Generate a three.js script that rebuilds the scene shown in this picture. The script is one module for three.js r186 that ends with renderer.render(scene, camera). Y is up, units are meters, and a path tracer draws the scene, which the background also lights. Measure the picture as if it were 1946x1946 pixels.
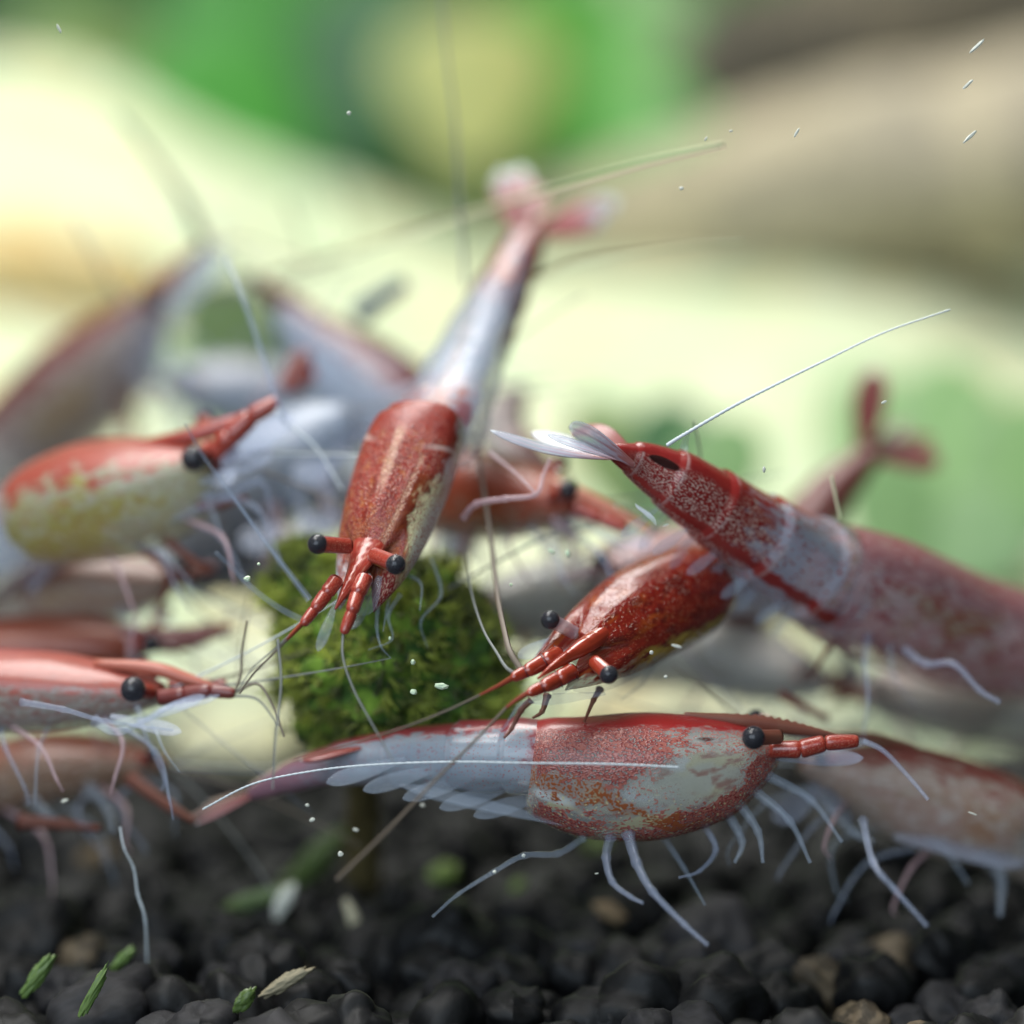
import * as THREE from 'three';
import { mergeGeometries } from 'three/addons/utils/BufferGeometryUtils.js';
import { createNoise3D } from 'simplex-noise';
import { RectAreaLightUniformsLib } from 'three/addons/lights/RectAreaLightUniformsLib.js';

// ---------------------------------------------------------------- camera, light, exposure
const V = (x, y, z) => new THREE.Vector3(x, y, z);
const scene = new THREE.Scene();
scene.background = new THREE.Color(0.012, 0.03, 0.018);
const PITCH = 8 * Math.PI / 180, DIST = 0.080, WIDE = 0.030, PX = WIDE / 1946;
const RT = V(1, 0, 0), UPC = V(0, Math.cos(PITCH), -Math.sin(PITCH)), FW = V(0, -Math.sin(PITCH), -Math.cos(PITCH));
const FOCUS = UPC.clone().multiplyScalar(0.0152);
const camera = new THREE.PerspectiveCamera(2 * Math.atan(WIDE / 2 / DIST) * 180 / Math.PI, 1, 0.005, 3);
camera.position.copy(FOCUS).addScaledVector(FW, -DIST);
camera.lookAt(FOCUS);
camera.focus = DIST - 0.0011;
camera.userData.fStop = 20;
const renderer = new THREE.WebGLRenderer({ antialias: true });
renderer.setSize(1024, 1024);
renderer.toneMapping = THREE.LinearToneMapping;
renderer.toneMappingExposure = 1.0;
renderer.shadowMap.enabled = true;
RectAreaLightUniformsLib.init();

const LED_AT = V(-0.04, 0.175, -0.05), LED_W = 0.26, LED_D = 0.075;
const led = new THREE.RectAreaLight(new THREE.Color(1.0, 0.985, 0.95), 9.4, LED_W, LED_D);  // out of view, placed to light shrimps and soil from above
led.position.copy(LED_AT); led.lookAt(0.0, 0, -0.035); scene.add(led);
const FRONT_AT = V(-0.07, 0.1, 0.2), FRONT_W = 0.2, FRONT_H = 0.14;
const unseenFront = new THREE.RectAreaLight(new THREE.Color(0.72, 0.86, 1.0), 3.3, FRONT_W, FRONT_H);  // unseen, behind the camera, placed to light the front faces
unseenFront.position.copy(FRONT_AT); unseenFront.lookAt(0, 0.01, -0.02); scene.add(unseenFront);

// ---------------------------------------------------------------- helpers
let DZ = 0;                                          // a whole animal set back by so many millimetres
const P = (px, py, d0 = 0) => {                      // a place in the tank from where it is seen, d millimetres behind the plane of focus
  const d = d0 + DZ, k = (DIST + d / 1000) / DIST * PX;
  return FOCUS.clone().addScaledVector(RT, (px - 973) * k).addScaledVector(UPC, (973 - py) * k).addScaledVector(FW, d / 1000);
};
const S = d => PX * (DIST + (d + DZ) / 1000) / DIST;
const dirC = a => V(0, 0, 0).addScaledVector(RT, a[0]).addScaledVector(UPC, a[1]).addScaledVector(FW, -a[2]).normalize();
function rng(seed) { let a = seed >>> 0; return () => { a = a + 0x6D2B79F5 | 0; let t = Math.imul(a ^ a >>> 15, 1 | a); t = t + Math.imul(t ^ t >>> 7, 61 | t) ^ t; return ((t ^ t >>> 14) >>> 0) / 4294967296; }; }
const simplex = createNoise3D(rng(77));
const noise = (x, y, z) => 0.5 + 0.48 * simplex(x * 0.72, y * 0.72, z * 0.72);
const fbm = (x, y, z) => 0.55 * noise(x, y, z) + 0.29 * noise(x * 2.1 + 7, y * 2.1, z * 2.1) + 0.16 * noise(x * 4.3, y * 4.3 + 3, z * 4.3);
const clamp = (x, a = 0, b = 1) => Math.min(b, Math.max(a, x));
const sst = (a, b, x) => { const t = clamp((x - a) / (b - a)); return t * t * (3 - 2 * t); };
const mix = (a, b, t) => a + (b - a) * t;
const mixc = (p, q, t) => [mix(p[0], q[0], t), mix(p[1], q[1], t), mix(p[2], q[2], t), mix(p[3] ?? 1, q[3] ?? 1, t)];
const cr = (arr, t) => {                            // Catmull-Rom through a list of numbers
  const n = arr.length - 1, x = clamp(t) * n, i = Math.min(n - 1, Math.floor(x)), f = x - i;
  const p1 = arr[i], p2 = arr[i + 1], p0 = arr[i - 1] ?? 2 * p1 - p2, p3 = arr[i + 2] ?? 2 * p2 - p1;
  return p1 + 0.5 * f * (p2 - p0 + f * (2 * p0 - 5 * p1 + 4 * p2 - p3 + f * (3 * (p1 - p2) + p3 - p0)));
};
const crv = (vs, t) => V(cr(vs.map(v => v.x), t), cr(vs.map(v => v.y), t), cr(vs.map(v => v.z), t));
const toS = c => Math.round(255 * clamp(c <= 0.0031308 ? c * 12.92 : 1.055 * Math.pow(c, 1 / 2.4) - 0.055));
function texture(w, h, f) {                         // f(u, v) -> linear r, g, b, alpha
  const d = new Uint8Array(w * h * 4);
  for (let j = 0; j < h; j++) for (let i = 0; i < w; i++) {
    const c = f((i + 0.5) / w, (j + 0.5) / h), k = 4 * (j * w + i);
    d[k] = toS(c[0]); d[k + 1] = toS(c[1]); d[k + 2] = toS(c[2]); d[k + 3] = Math.round(255 * clamp(c[3] ?? 1));
  }
  const t = new THREE.DataTexture(d, w, h, THREE.RGBAFormat);
  t.colorSpace = THREE.SRGBColorSpace; t.magFilter = THREE.LinearFilter; t.minFilter = THREE.LinearMipmapLinearFilter; t.generateMipmaps = true;
  t.wrapS = THREE.ClampToEdgeWrapping; t.wrapT = THREE.RepeatWrapping; t.needsUpdate = true;
  return t;
}
// a skin round a curved spine. stations: [px, py, depth, half width, height above, height below]; u runs along, v round (0.5 = back, 0 and 1 = belly)
function sweep(st, up0, up1, o = {}) {
  const n = o.n ?? 48, m = o.m ?? 32, pts = st.map(s => P(s[0], s[1], s[2])), pos = [], uv = [], idx = [];
  const W = st.map(s => s[3] * S(s[2])), H = st.map(s => s[4] * S(s[2])), B = st.map(s => (s[5] ?? s[4]) * S(s[2]));
  const e = o.e ?? 0.9, ua = dirC(up0), ub = dirC(up1 ?? up0);
  for (let i = 0; i <= n; i++) {
    const t = i / n, c = crv(pts, t), T = crv(pts, Math.min(1, t + 0.01)).sub(crv(pts, Math.max(0, t - 0.01))).normalize();
    const up = ua.clone().lerp(ub, t); up.addScaledVector(T, -up.dot(T)).normalize();
    const side = up.clone().cross(T).normalize();
    const w = Math.max(1e-6, cr(W, t)), h = Math.max(1e-6, cr(H, t)), b = Math.max(1e-6, cr(B, t));
    for (let j = 0; j <= m; j++) {
      const a = (j / m * 2 - 1) * Math.PI, sa = Math.sin(a), ca = Math.cos(a), g = o.prof ? o.prof(t, a) : 1;
      const x = Math.sign(sa) * Math.pow(Math.abs(sa), e) * w * g, y = ca >= 0 ? Math.pow(ca, e) * h * g : -Math.pow(-ca, o.eb ?? e) * b * g;
      const q = c.clone().addScaledVector(side, x).addScaledVector(up, y + (o.ridge ? o.ridge(t, a) * h : 0));
      if (o.shear) q.addScaledVector(T, o.shear(t, a));
      pos.push(q.x, q.y, q.z); uv.push(t, j / m);
    }
  }
  for (let i = 0; i < n; i++) for (let j = 0; j < m; j++) { const p = i * (m + 1) + j, q = p + m + 1; idx.push(p, p + 1, q, q, p + 1, q + 1); }
  for (const [on, i] of [[o.cap0, 0], [o.cap1, n]]) if (on) {
    const c = crv(pts, i / n), k = pos.length / 3; pos.push(c.x, c.y, c.z); uv.push(i / n, 0.5);
    for (let j = 0; j < m; j++) { const p = i * (m + 1) + j; i ? idx.push(p, p + 1, k) : idx.push(p + 1, p, k); }
  }
  const g = new THREE.BufferGeometry();
  g.setAttribute('position', new THREE.Float32BufferAttribute(pos, 3)); g.setAttribute('uv', new THREE.Float32BufferAttribute(uv, 2)); g.setIndex(idx);
  g.computeVertexNormals();
  return g;
}
// a tapering thread or limb through places; radii in pixels of the plane of focus; bead swells it in rings
function tube(pts, r0, r1, o = {}) {
  const n = o.n ?? Math.max(10, pts.length * 6), m = o.m ?? 7, vs = pts.map(p => P(p[0], p[1], p[2] ?? 0)), pos = [], uv = [], idx = [], sd = pts.map(p => S(p[2] ?? 0));
  let nrm = V(0.31, 0.93, 0.2).normalize();
  for (let i = 0; i <= n; i++) {
    const t = i / n, f = t * (pts.length - 1), k = Math.min(pts.length - 2, Math.floor(f));
    const c = o.straight ? vs[k].clone().lerp(vs[k + 1], f - k) : crv(vs, t), T = crv(vs, Math.min(1, t + 0.01)).sub(crv(vs, Math.max(0, t - 0.01))).normalize();
    nrm.addScaledVector(T, -nrm.dot(T)).normalize(); const bi = T.clone().cross(nrm);
    let r = cr(sd, t) * mix(r0, r1, Math.pow(t, o.pow ?? 1));
    if (o.bead) r *= 1 + 0.22 * Math.sin(i * 2.1);
    if (o.joint) r *= 0.8 + 0.4 * Math.exp(-Math.pow((f - Math.round(f)) * 10, 2)) + 0.16 * Math.sin(Math.PI * (f - k));
    for (let j = 0; j <= m; j++) { const a = j / m * 2 * Math.PI, q = c.clone().addScaledVector(nrm, Math.cos(a) * r).addScaledVector(bi, Math.sin(a) * r); pos.push(q.x, q.y, q.z); uv.push(t, j / m); }
  }
  for (let i = 0; i < n; i++) for (let j = 0; j < m; j++) { const p = i * (m + 1) + j, q = p + m + 1; idx.push(p, p + 1, q, q, p + 1, q + 1); }
  for (const i of [0, n]) { const c = i ? vs[vs.length - 1] : vs[0], k = pos.length / 3; pos.push(c.x, c.y, c.z); uv.push(i / n, 0.5); for (let j = 0; j < m; j++) { const p = i * (m + 1) + j; i ? idx.push(p, p + 1, k) : idx.push(p + 1, p, k); } }
  const g = new THREE.BufferGeometry();
  g.setAttribute('position', new THREE.Float32BufferAttribute(pos, 3)); g.setAttribute('uv', new THREE.Float32BufferAttribute(uv, 2)); g.setIndex(idx);
  g.computeVertexNormals();
  return g;
}
// a leaf-shaped plate from base to tip
function blade(a, b, w, up, o = {}) {
  const c = (t, k) => [mix(a[0], b[0], t) + (o.bend?.[0] ?? 0) * Math.sin(Math.PI * t), mix(a[1], b[1], t) + (o.bend?.[1] ?? 0) * Math.sin(Math.PI * t), mix(a[2], b[2], t), w * k, Math.max(1.2, w * k * (o.thick ?? 0.09)), Math.max(1.2, w * k * (o.thick ?? 0.09))];
  return sweep([c(0, 0.3), c(0.2, 0.55), c(0.4, 0.82), c(0.6, 1), c(0.8, 0.93), c(0.93, 0.6), c(1, 0.1)], up, up, { n: o.n ?? 22, m: 20, e: 1, cap0: true, cap1: true });
}
function ball(at, r, k = [1, 1, 1]) { const c = P(...at), g = new THREE.SphereGeometry(r * S(at[2] ?? 0), 28, 20); g.scale(...k); g.translate(c.x, c.y, c.z); return g; }

const used = {};
const numbered = n => { used[n] = (used[n] ?? 0) + 1; return used[n] === 1 ? n : n + '_' + String(used[n] - 1).padStart(3, '0'); };
function thing(name, label, category, at, group) {
  const g = new THREE.Group(); g.name = numbered(name); g.position.copy(at); g.userData = { label, category };
  if (group) g.userData.group = group;
  scene.add(g); return g;
}
function add(name, geom, mat, root, parent, label) {   // geom in scene coordinates; root is the thing it belongs to
  const g = geom.clone().translate(-root.position.x, -root.position.y, -root.position.z);
  const m = new THREE.Mesh(g, mat); m.name = numbered(name); m.castShadow = m.receiveShadow = true;
  if (label) m.userData.label = label;
  (parent ?? root).add(m); return m;
}

// ---------------------------------------------------------------- materials
const phys = o => new THREE.MeshPhysicalMaterial({ side: THREE.DoubleSide, ...o });
const rgb = (r, g, b) => new THREE.Color().setRGB(r, g, b);
const shellMat = (map, o = {}) => phys({ map, transparent: true, roughness: 0.45, clearcoat: 0.4, clearcoatRoughness: 0.2, ...o });
const facetTex = texture(256, 128, (u, v) => { const a = Math.sin(u * 6.2832 * 40 + (Math.floor(v * 40) % 2) * 1.57), b = Math.sin(v * 3.1416 * 40); const k = 0.5 + 0.25 * (a + b); return [k, k, k]; });
const M = {
  eye: phys({ color: rgb(0.004, 0.004, 0.005), roughness: 0.2, specularIntensity: 0.8 }),
  cornea: phys({ color: rgb(0.16, 0.16, 0.2), transparent: true, opacity: 0.2, roughness: 0.24, bumpMap: facetTex, bumpScale: 0.00002, clearcoat: 1, clearcoatRoughness: 0.05 }),
  paleLimb: phys({ color: rgb(0.46, 0.53, 0.72), transparent: true, opacity: 0.2, roughness: 0.4, clearcoat: 0.5 }),
  clearLimb: phys({ color: rgb(0.5, 0.6, 0.75), transparent: true, opacity: 0.14, roughness: 0.35, clearcoat: 0.6 }),
  pinkLimb: phys({ color: rgb(0.62, 0.42, 0.46), transparent: true, opacity: 0.42, roughness: 0.4, clearcoat: 0.4 }),
  thread: phys({ color: rgb(0.8, 0.86, 0.9), transparent: true, opacity: 0.85, roughness: 0.4 }),
  greenThread: phys({ color: rgb(0.42, 0.45, 0.28), transparent: true, opacity: 0.8, roughness: 0.5 }),
  brownThread: phys({ color: rgb(0.24, 0.19, 0.15), transparent: true, opacity: 0.75, roughness: 0.5 }),
  redThread: phys({ color: rgb(0.32, 0.06, 0.03), roughness: 0.4 }),
  greyThread: phys({ color: rgb(0.3, 0.31, 0.3), transparent: true, opacity: 0.6, roughness: 0.5 }),
  yellowThread: phys({ color: rgb(0.72, 0.7, 0.45), transparent: true, opacity: 0.9, roughness: 0.4 }),
  flesh: phys({ color: rgb(0.6, 0.68, 0.84), transparent: true, opacity: 0.5, roughness: 0.6, specularIntensity: 0.4 }),
  gut: phys({ color: rgb(0.32, 0.2, 0.08), roughness: 0.6 }),
  gutPale: phys({ color: rgb(0.5, 0.27, 0.08), roughness: 0.6 }),
  joint: phys({ color: rgb(0.1, 0.008, 0.01), roughness: 0.4, clearcoat: 0.5 }),
  darkRed: phys({ color: rgb(0.2, 0.03, 0.025), transparent: true, opacity: 0.9, roughness: 0.45, clearcoat: 0.5 }),
  brownRed: phys({ color: rgb(0.22, 0.07, 0.045), transparent: true, opacity: 0.85, roughness: 0.5 }),
};
const RED = [0.28, 0.018, 0.011], DEEP = [0.16, 0.012, 0.01], CORAL = [0.5, 0.13, 0.08], MILK = [0.4, 0.49, 0.66], PALE = [0.62, 0.66, 0.62], CREAM = [0.66, 0.62, 0.4], YEL = [0.5, 0.42, 0.06], BRN = [0.17, 0.07, 0.03];
const cyl = (u, v, L, r, z) => [u * L, Math.cos(6.2832 * v) * r + z, Math.sin(6.2832 * v) * r];
const redTex = texture(128, 128, (u, v) => {
  const [x, y, z] = cyl(u, v, 9, 4, 3), n = noise(x * 2.2, y * 2.2, z * 2.2);
  return mixc(mixc(RED, [0.42, 0.05, 0.03], noise(x, y, z)), [0.55, 0.22, 0.15], sst(0.62, 0.78, n) * 0.6);
});
M.red = phys({ map: redTex, roughness: 0.32, clearcoat: 0.7, clearcoatRoughness: 0.15 });
const glossRedTex = texture(64, 64, (u, v) => { const [x, y, z] = cyl(u, v, 4, 2, 1); return mixc([0.3, 0.025, 0.015], [0.42, 0.06, 0.025], fbm(x, y, z)); });
M.glossRed = phys({ map: glossRedTex, roughness: 0.22, clearcoat: 0.9, clearcoatRoughness: 0.08 });
const fanTex = (base, mid, tip, at, a1) => texture(128, 128, (u, v) => {
  const [x, y, z] = cyl(u, v, 3, 2, 5), f = fbm(x * 1.4, y * 1.4, z * 1.4), k = u + (f - 0.5) * 0.5;
  let c = mixc([...base, 0.97], [...mid, 0.9], sst(0.1, at, k)); c = mixc(c, [...tip, a1], sst(at - 0.05, at + 0.25, k));
  c = mixc(c, [0.36, 0.16, 0.18, 0.9], 0.55 * sst(0.8, 0.95, Math.sin(v * 50.27 + u * 2) * 0.5 + 0.5) * sst(0.1, 0.3, u)); return mixc(c, [0.8, 0.84, 0.88, 0.85], 0.6 * sst(0.86, 0.96, u));
});
M.fanWhite = shellMat(fanTex([0.22, 0.03, 0.025], [0.42, 0.1, 0.1], [0.6, 0.72, 0.74], 0.55, 0.55));
M.fanRed = shellMat(fanTex([0.24, 0.03, 0.02], [0.28, 0.05, 0.04], [0.34, 0.12, 0.1], 0.75, 0.75));
M.fanDark = shellMat(fanTex([0.12, 0.012, 0.01], [0.15, 0.025, 0.02], [0.2, 0.06, 0.05], 0.75, 0.75));
M.fanClear = shellMat(fanTex([0.3, 0.1, 0.1], [0.42, 0.36, 0.46], [0.6, 0.68, 0.82], 0.34, 0.34), { clearcoat: 0.8, clearcoatRoughness: 0.08 });

// ---------------------------------------------------------------- how a shrimp is put together
const SWARM = 'red and clear dwarf shrimps crowding round the food';
const segProf = (b = 6, k = 0.085) => (t, a) => { const f = (t * b) % 1; return 1 + k * f * f + (Math.abs(a) > 1.7 ? 0.07 * Math.sin(Math.PI * f) : 0); };
function eye(root, at, r, stalk, sr, mats = {}) {
  const parent = stalk ? add('eyestalk', tube([stalk, [mix(stalk[0], at[0], 0.5), mix(stalk[1], at[1], 0.5), mix(stalk[2], at[2], 0.5)], at], sr, sr * 1.1, { n: 12, m: 14 }), mats.stalk ?? M.red, root) : null;
  const e = add('eye', ball(at, r * 0.9), M.eye, root, parent);
  add('cornea', ball(at, r), mats.cornea ?? M.cornea, root, parent ?? e);
}
// a jointed feeler base: rings of falling width
function antennule(root, pts, r, mat, joints) {
  let par = null;
  for (let i = 0; i + 1 < pts.length; i++) {
    const p = pts[i], q = pts[i + 1], m = [mix(p[0], q[0], 0.5), mix(p[1], q[1], 0.5), mix(p[2], q[2], 0.5)], f = r[i], g = r[i + 1];
    const x = add(par ? 'feeler_segment' : 'antennule', sweep([[...p, f * 0.82, f * 0.82], [mix(p[0], q[0], 0.12), mix(p[1], q[1], 0.12), p[2], f, f], [...m, f * 0.97, f * 0.97], [mix(p[0], q[0], 0.9), mix(p[1], q[1], 0.9), q[2], mix(f, g, 0.6), mix(f, g, 0.6)], [...q, g * 0.75, g * 0.75]], [0.2, 0.4, 1], null, { n: 16, m: 18, e: 1, cap0: true, cap1: true }), mat, root, par);
    if (joints) { const t0 = [mix(p[0], q[0], -0.03), mix(p[1], q[1], -0.03), p[2]], t1 = [mix(p[0], q[0], 0.06), mix(p[1], q[1], 0.06), p[2]]; add('joint_ring', tube([t0, t1], f * 1.1, f * 1.1, { n: 4, m: 16 }), M.joint, root, x); }
    par = par ?? x;
  }
}
const antenna = (root, pts, r0, r1, mat, o) => add('antenna', tube(pts, r0, r1, { n: 60, m: 6, ...o }), mat, root);
const leg = (root, pts, r0, r1, mat, o) => add('leg', tube(pts, r0 * 0.85, r1 * 0.42, { n: (pts.length - 1) * 10, joint: true, ...o }), mat ?? M.paleLimb, root);

// the pigment of an ordinary shrimp: a band down the back, speckled clear flanks, something in the belly
function skin(o) {
  const back = o.back ?? RED, flank = o.flank ?? MILK, fa = (o.fa ?? 0.62) * 0.62, sz = o.seed ?? 1, bw = o.bw ?? 0.35, sp = o.sp ?? 0.5, spc = o.spc ?? [0.25, 0.04, 0.035], Z = o.size ?? 192;
  return shellMat(texture(Z, Z, (u, v) => {
    const a = Math.abs(v - 0.5) * 2, [x, y, z] = cyl(u, v, 5, 1.6, sz * 9.7), f = fbm(x * 1.3, y * 1.3, z * 1.3), s = noise(x * 9, y * 9, z * 9), g = fbm(x * 3, y * 3, z * 3);
    let c = [...flank, fa + 0.2 * (f - 0.5)];
    if (o.belly) c = mixc(c, [...o.belly, 0.94], 0.85 * sst(0.3, 0.72, (o.bk ?? 0.62) - Math.hypot((u - (o.bu ?? 0.5)) / (o.bru ?? 0.34), (a - (o.bv ?? 0.5)) / (o.brv ?? 0.3)) * 0.5 + f * 0.7 - 0.3 + 0.25 * (g - 0.5)));
    c = mixc(c, [...spc, 0.93], sp * sst(0.46, 0.7, s * 0.5 + g * 0.5)); c = mixc(c, [0.66, 0.68, 0.66, 0.8], 0.35 * sst(0.6, 0.8, noise(x * 5 + 3, y * 5, z * 5)));
    const b = sst(bw + 0.1, bw - 0.1, a + (g - 0.5) * 0.5);
    return mixc(c, [...mixc(back, mixc(back, DEEP, 0.5), g).slice(0, 3), 0.96], b * (o.bo ?? 0.95));
  }), o.mat);
}
const carapaceShape = { n: 40, m: 36, e: 0.85, cap1: true };
const slim = (st, k) => st.map(s => [s[0], s[1], s[2], s[3] * k, s[4] * k, (s[5] ?? s[4]) * k]);
function carapace(root, st, up0, up1, mat, o = {}) {
  const c = add('carapace', sweep(st, up0, up1, { ...carapaceShape, ...o }), mat, root);
  if (o.organs) add('organs', sweep(slim(st, 0.8), up0, up1, { n: 30, m: 26, cap0: true, cap1: true, prof: (t, a) => 0.9 + 0.22 * noise(t * 5, a * 1.2 + 5, st[0][0]) }), o.organs, root, c);
  return c;
}
function abdomen(root, st, up0, up1, mat, o = {}) {
  const c = add('abdomen', sweep(st, up0, up1, { n: 72, m: 32, e: 0.9, prof: segProf(), cap1: true, ...o }), mat, root);
  add('flesh', sweep(slim(st, 0.7), up0, up1, { n: 48, m: 22, cap0: true, cap1: true, prof: (t, a) => 1 + 0.05 * Math.sin(t * 37.7) }), o.flesh ?? M.flesh, root, c);
  return c;
}

const organTex = (cols, seed) => phys({ map: texture(128, 128, (u, v) => { const [x, y, z] = cyl(u, v, 4, 1.4, seed * 7.3), f = fbm(x * 1.2, y * 1.2, z * 1.2), g = fbm(x * 2.6 + 5, y * 2.6, z * 2.6); let c = mixc(cols[0], cols[1], sst(0.35, 0.62, f)); c = mixc(c, cols[2], sst(0.52, 0.68, g)); return mixc(c, cols[3], sst(0.62, 0.75, fbm(x * 1.7, y * 1.7 + 9, z * 1.7))); }), transparent: true, opacity: 0.9, roughness: 0.6, specularIntensity: 0.4 });
const OR = { pale: organTex([[0.64, 0.64, 0.56], [0.7, 0.66, 0.44], [0.4, 0.16, 0.13], [0.72, 0.76, 0.78]], 1), yellow: organTex([[0.42, 0.38, 0.06], [0.55, 0.52, 0.26], [0.3, 0.28, 0.12], [0.6, 0.6, 0.4]], 2), brown: organTex([[0.34, 0.2, 0.1], [0.5, 0.36, 0.26], [0.16, 0.07, 0.04], [0.56, 0.46, 0.36]], 3), rust: organTex([[0.36, 0.09, 0.03], [0.46, 0.2, 0.09], [0.16, 0.03, 0.02], [0.5, 0.36, 0.25]], 4), blue: organTex([[0.6, 0.7, 0.86], [0.54, 0.62, 0.76], [0.44, 0.36, 0.4], [0.74, 0.8, 0.86]], 5), pink: organTex([[0.62, 0.22, 0.19], [0.76, 0.52, 0.48], [0.46, 0.2, 0.05], [0.8, 0.64, 0.62]], 6) };

// ---------------------------------------------------------------- ground: dark soil of rounded grains
const soilTex = texture(128, 128, (u, v) => { const n = fbm(u * 9, v * 9, 2), q = noise(u * 40, v * 40, 5); const k = 0.001 + 0.007 * n * n + 0.004 * q; return [k * 1.02, k, k * 1.14]; });
soilTex.wrapS = THREE.RepeatWrapping;
const brownSoilTex = texture(128, 128, (u, v) => { const n = fbm(u * 8, v * 8, 22), q = noise(u * 34, v * 34, 5); const k = 0.03 + 0.09 * sst(0.4, 0.75, n) + 0.03 * q; return [k * 1.35, k, k * 0.62]; });
brownSoilTex.wrapS = THREE.RepeatWrapping;
const soilMats = [phys({ map: soilTex, roughness: 0.6, specularIntensity: 0.8, bumpMap: soilTex, bumpScale: 0.00015 }), phys({ map: soilTex, color: rgb(2.8, 2.7, 2.8), roughness: 0.7, bumpMap: soilTex, bumpScale: 0.0001 }), phys({ map: brownSoilTex, roughness: 0.7, bumpMap: brownSoilTex, bumpScale: 0.0001 })];
const grains = [0, 1, 2, 3, 4, 5, 6].map(k => {
  const g = new THREE.SphereGeometry(1, 26, 18), p = g.attributes.position;
  for (let i = 0; i < p.count; i++) {
    const x = p.getX(i), y = p.getY(i), z = p.getZ(i), r = 0.62 + 0.44 * noise(x * 1.1 + k * 5 + 9, y * 1.1 + 9, z * 1.1 + 9) + 0.17 * noise(x * 2.5 + k * 3 + 20, y * 2.5 + 20, z * 2.5 + 20) + 0.045 * noise(x * 8 + 40, y * 8 + 40 + k, z * 8 + 40);
    p.setXYZ(i, x * r, y * r * 0.86, z * r);
  }
  g.computeVertexNormals(); return g;
});
{
  const soil = new THREE.Group(); soil.name = 'soil_bed'; soil.userData = { kind: 'structure', label: 'bed of dark rounded soil grains under the shrimps' }; scene.add(soil);
  const base = new THREE.Mesh(new THREE.BoxGeometry(0.5, 0.02, 0.34), soilMats[0]); base.name = 'soil_base'; base.position.set(0, -0.0118, -0.11); base.receiveShadow = true; soil.add(base);
  const r = rng(5), places = [];
  for (let k = 0, z = 0.017; z > -0.075; z -= 0.0018, k++) {
    const half = 0.006 + (0.0776 - z) * 0.2;
    for (let x = -half; x < half; x += 0.002) places.push([x + (r() - 0.5) * 0.0012 + (k % 2) * 0.0009, z + (r() - 0.5) * 0.001, 0.00075 + r() * r() * 0.00075, r(), r(), r()]);
  }
  const far = [];
  let near = 0;
  for (const [x, z, s, a, b, c] of places) {
    const h = -0.0009 + a * 0.0013 + 0.0007 * (noise(x * 260 + 50, z * 260 + 50, 1) - 0.5);
    const mat = b > 0.93 ? 2 : b > 0.6 ? 1 : 0;
    if (near < 296 && z > -0.05) {
      const m = new THREE.Mesh(grains[Math.floor(c * 7)], soilMats[mat]); m.name = numbered('soil_grain'); m.position.set(x, h, z); m.scale.setScalar(s * 1.22); m.rotation.set(a * 6, b * 6, c * 6); m.castShadow = m.receiveShadow = true; soil.add(m); near++;
    } else far.push([x, h, z, s, a, b, c]);
  }
  const im = new THREE.InstancedMesh(grains[2], soilMats[0], far.length); im.name = 'soil_grains'; im.userData = { kind: 'stuff', label: 'dark soil grains further back' };
  const mm = new THREE.Matrix4(), q = new THREE.Quaternion(), eu = new THREE.Euler();
  far.forEach(([x, h, z, s, a, b, c], i) => { q.setFromEuler(eu.set(a * 6, b * 6, c * 6)); im.setMatrixAt(i, mm.compose(V(x, h, z), q, V(s * 1.25, s * 1.25, s * 1.25))); });
  im.castShadow = im.receiveShadow = true; soil.add(im);
}

// ---------------------------------------------------------------- unseen lamps: bar placed to light from above, panel to light the fronts
{
  const t = thing('unseen_top_light', 'slim white light bar over the tank, unseen and out of view', 'light', LED_AT);
  const body = new THREE.Mesh(new THREE.BoxGeometry(LED_W + 0.02, 0.012, LED_D + 0.02), phys({ color: rgb(0.6, 0.6, 0.6), roughness: 0.4, metalness: 0.6 })); body.name = 'lamp_housing'; t.add(body);
  const glow = new THREE.Mesh(new THREE.BoxGeometry(LED_W, 0.002, LED_D), phys({ color: rgb(0.9, 0.9, 0.9), emissive: rgb(1, 0.98, 0.94), emissiveIntensity: 0.5 })); glow.name = 'lamp_diffuser'; glow.position.y = -0.0085; t.add(glow);
  t.quaternion.setFromUnitVectors(V(0, -1, 0), V(0.0, 0, -0.035).sub(LED_AT).normalize()); led.position.addScaledVector(V(0, 0, -0.035).sub(LED_AT).normalize(), 0.012);
  const w = thing('unseen_front_panel', 'unseen soft bluish lamp panel, out of view before the tank', 'lamp', FRONT_AT);
  const pane = new THREE.Mesh(new THREE.BoxGeometry(FRONT_W, FRONT_H, 0.003), phys({ color: rgb(0.8, 0.8, 0.8), emissive: rgb(0.72, 0.86, 1), emissiveIntensity: 0.5 })); pane.name = 'panel_glass'; w.add(pane);
  const fr = mergeGeometries([[0, FRONT_H / 2 + 0.004, FRONT_W + 0.016, 0.008], [0, -FRONT_H / 2 - 0.004, FRONT_W + 0.016, 0.008], [FRONT_W / 2 + 0.004, 0, 0.008, FRONT_H], [-FRONT_W / 2 - 0.004, 0, 0.008, FRONT_H]].map(([x, y, a, b]) => new THREE.BoxGeometry(a, b, 0.008).translate(x, y, 0)));
  const f = new THREE.Mesh(fr, phys({ color: rgb(0.7, 0.7, 0.7), roughness: 0.5 })); f.name = 'panel_frame'; w.add(f);
  const to = V(0, 0.01, -0.02).sub(FRONT_AT).normalize(); w.quaternion.setFromUnitVectors(V(0, 0, 1), to); unseenFront.position.addScaledVector(to, 0.006);
}
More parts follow.
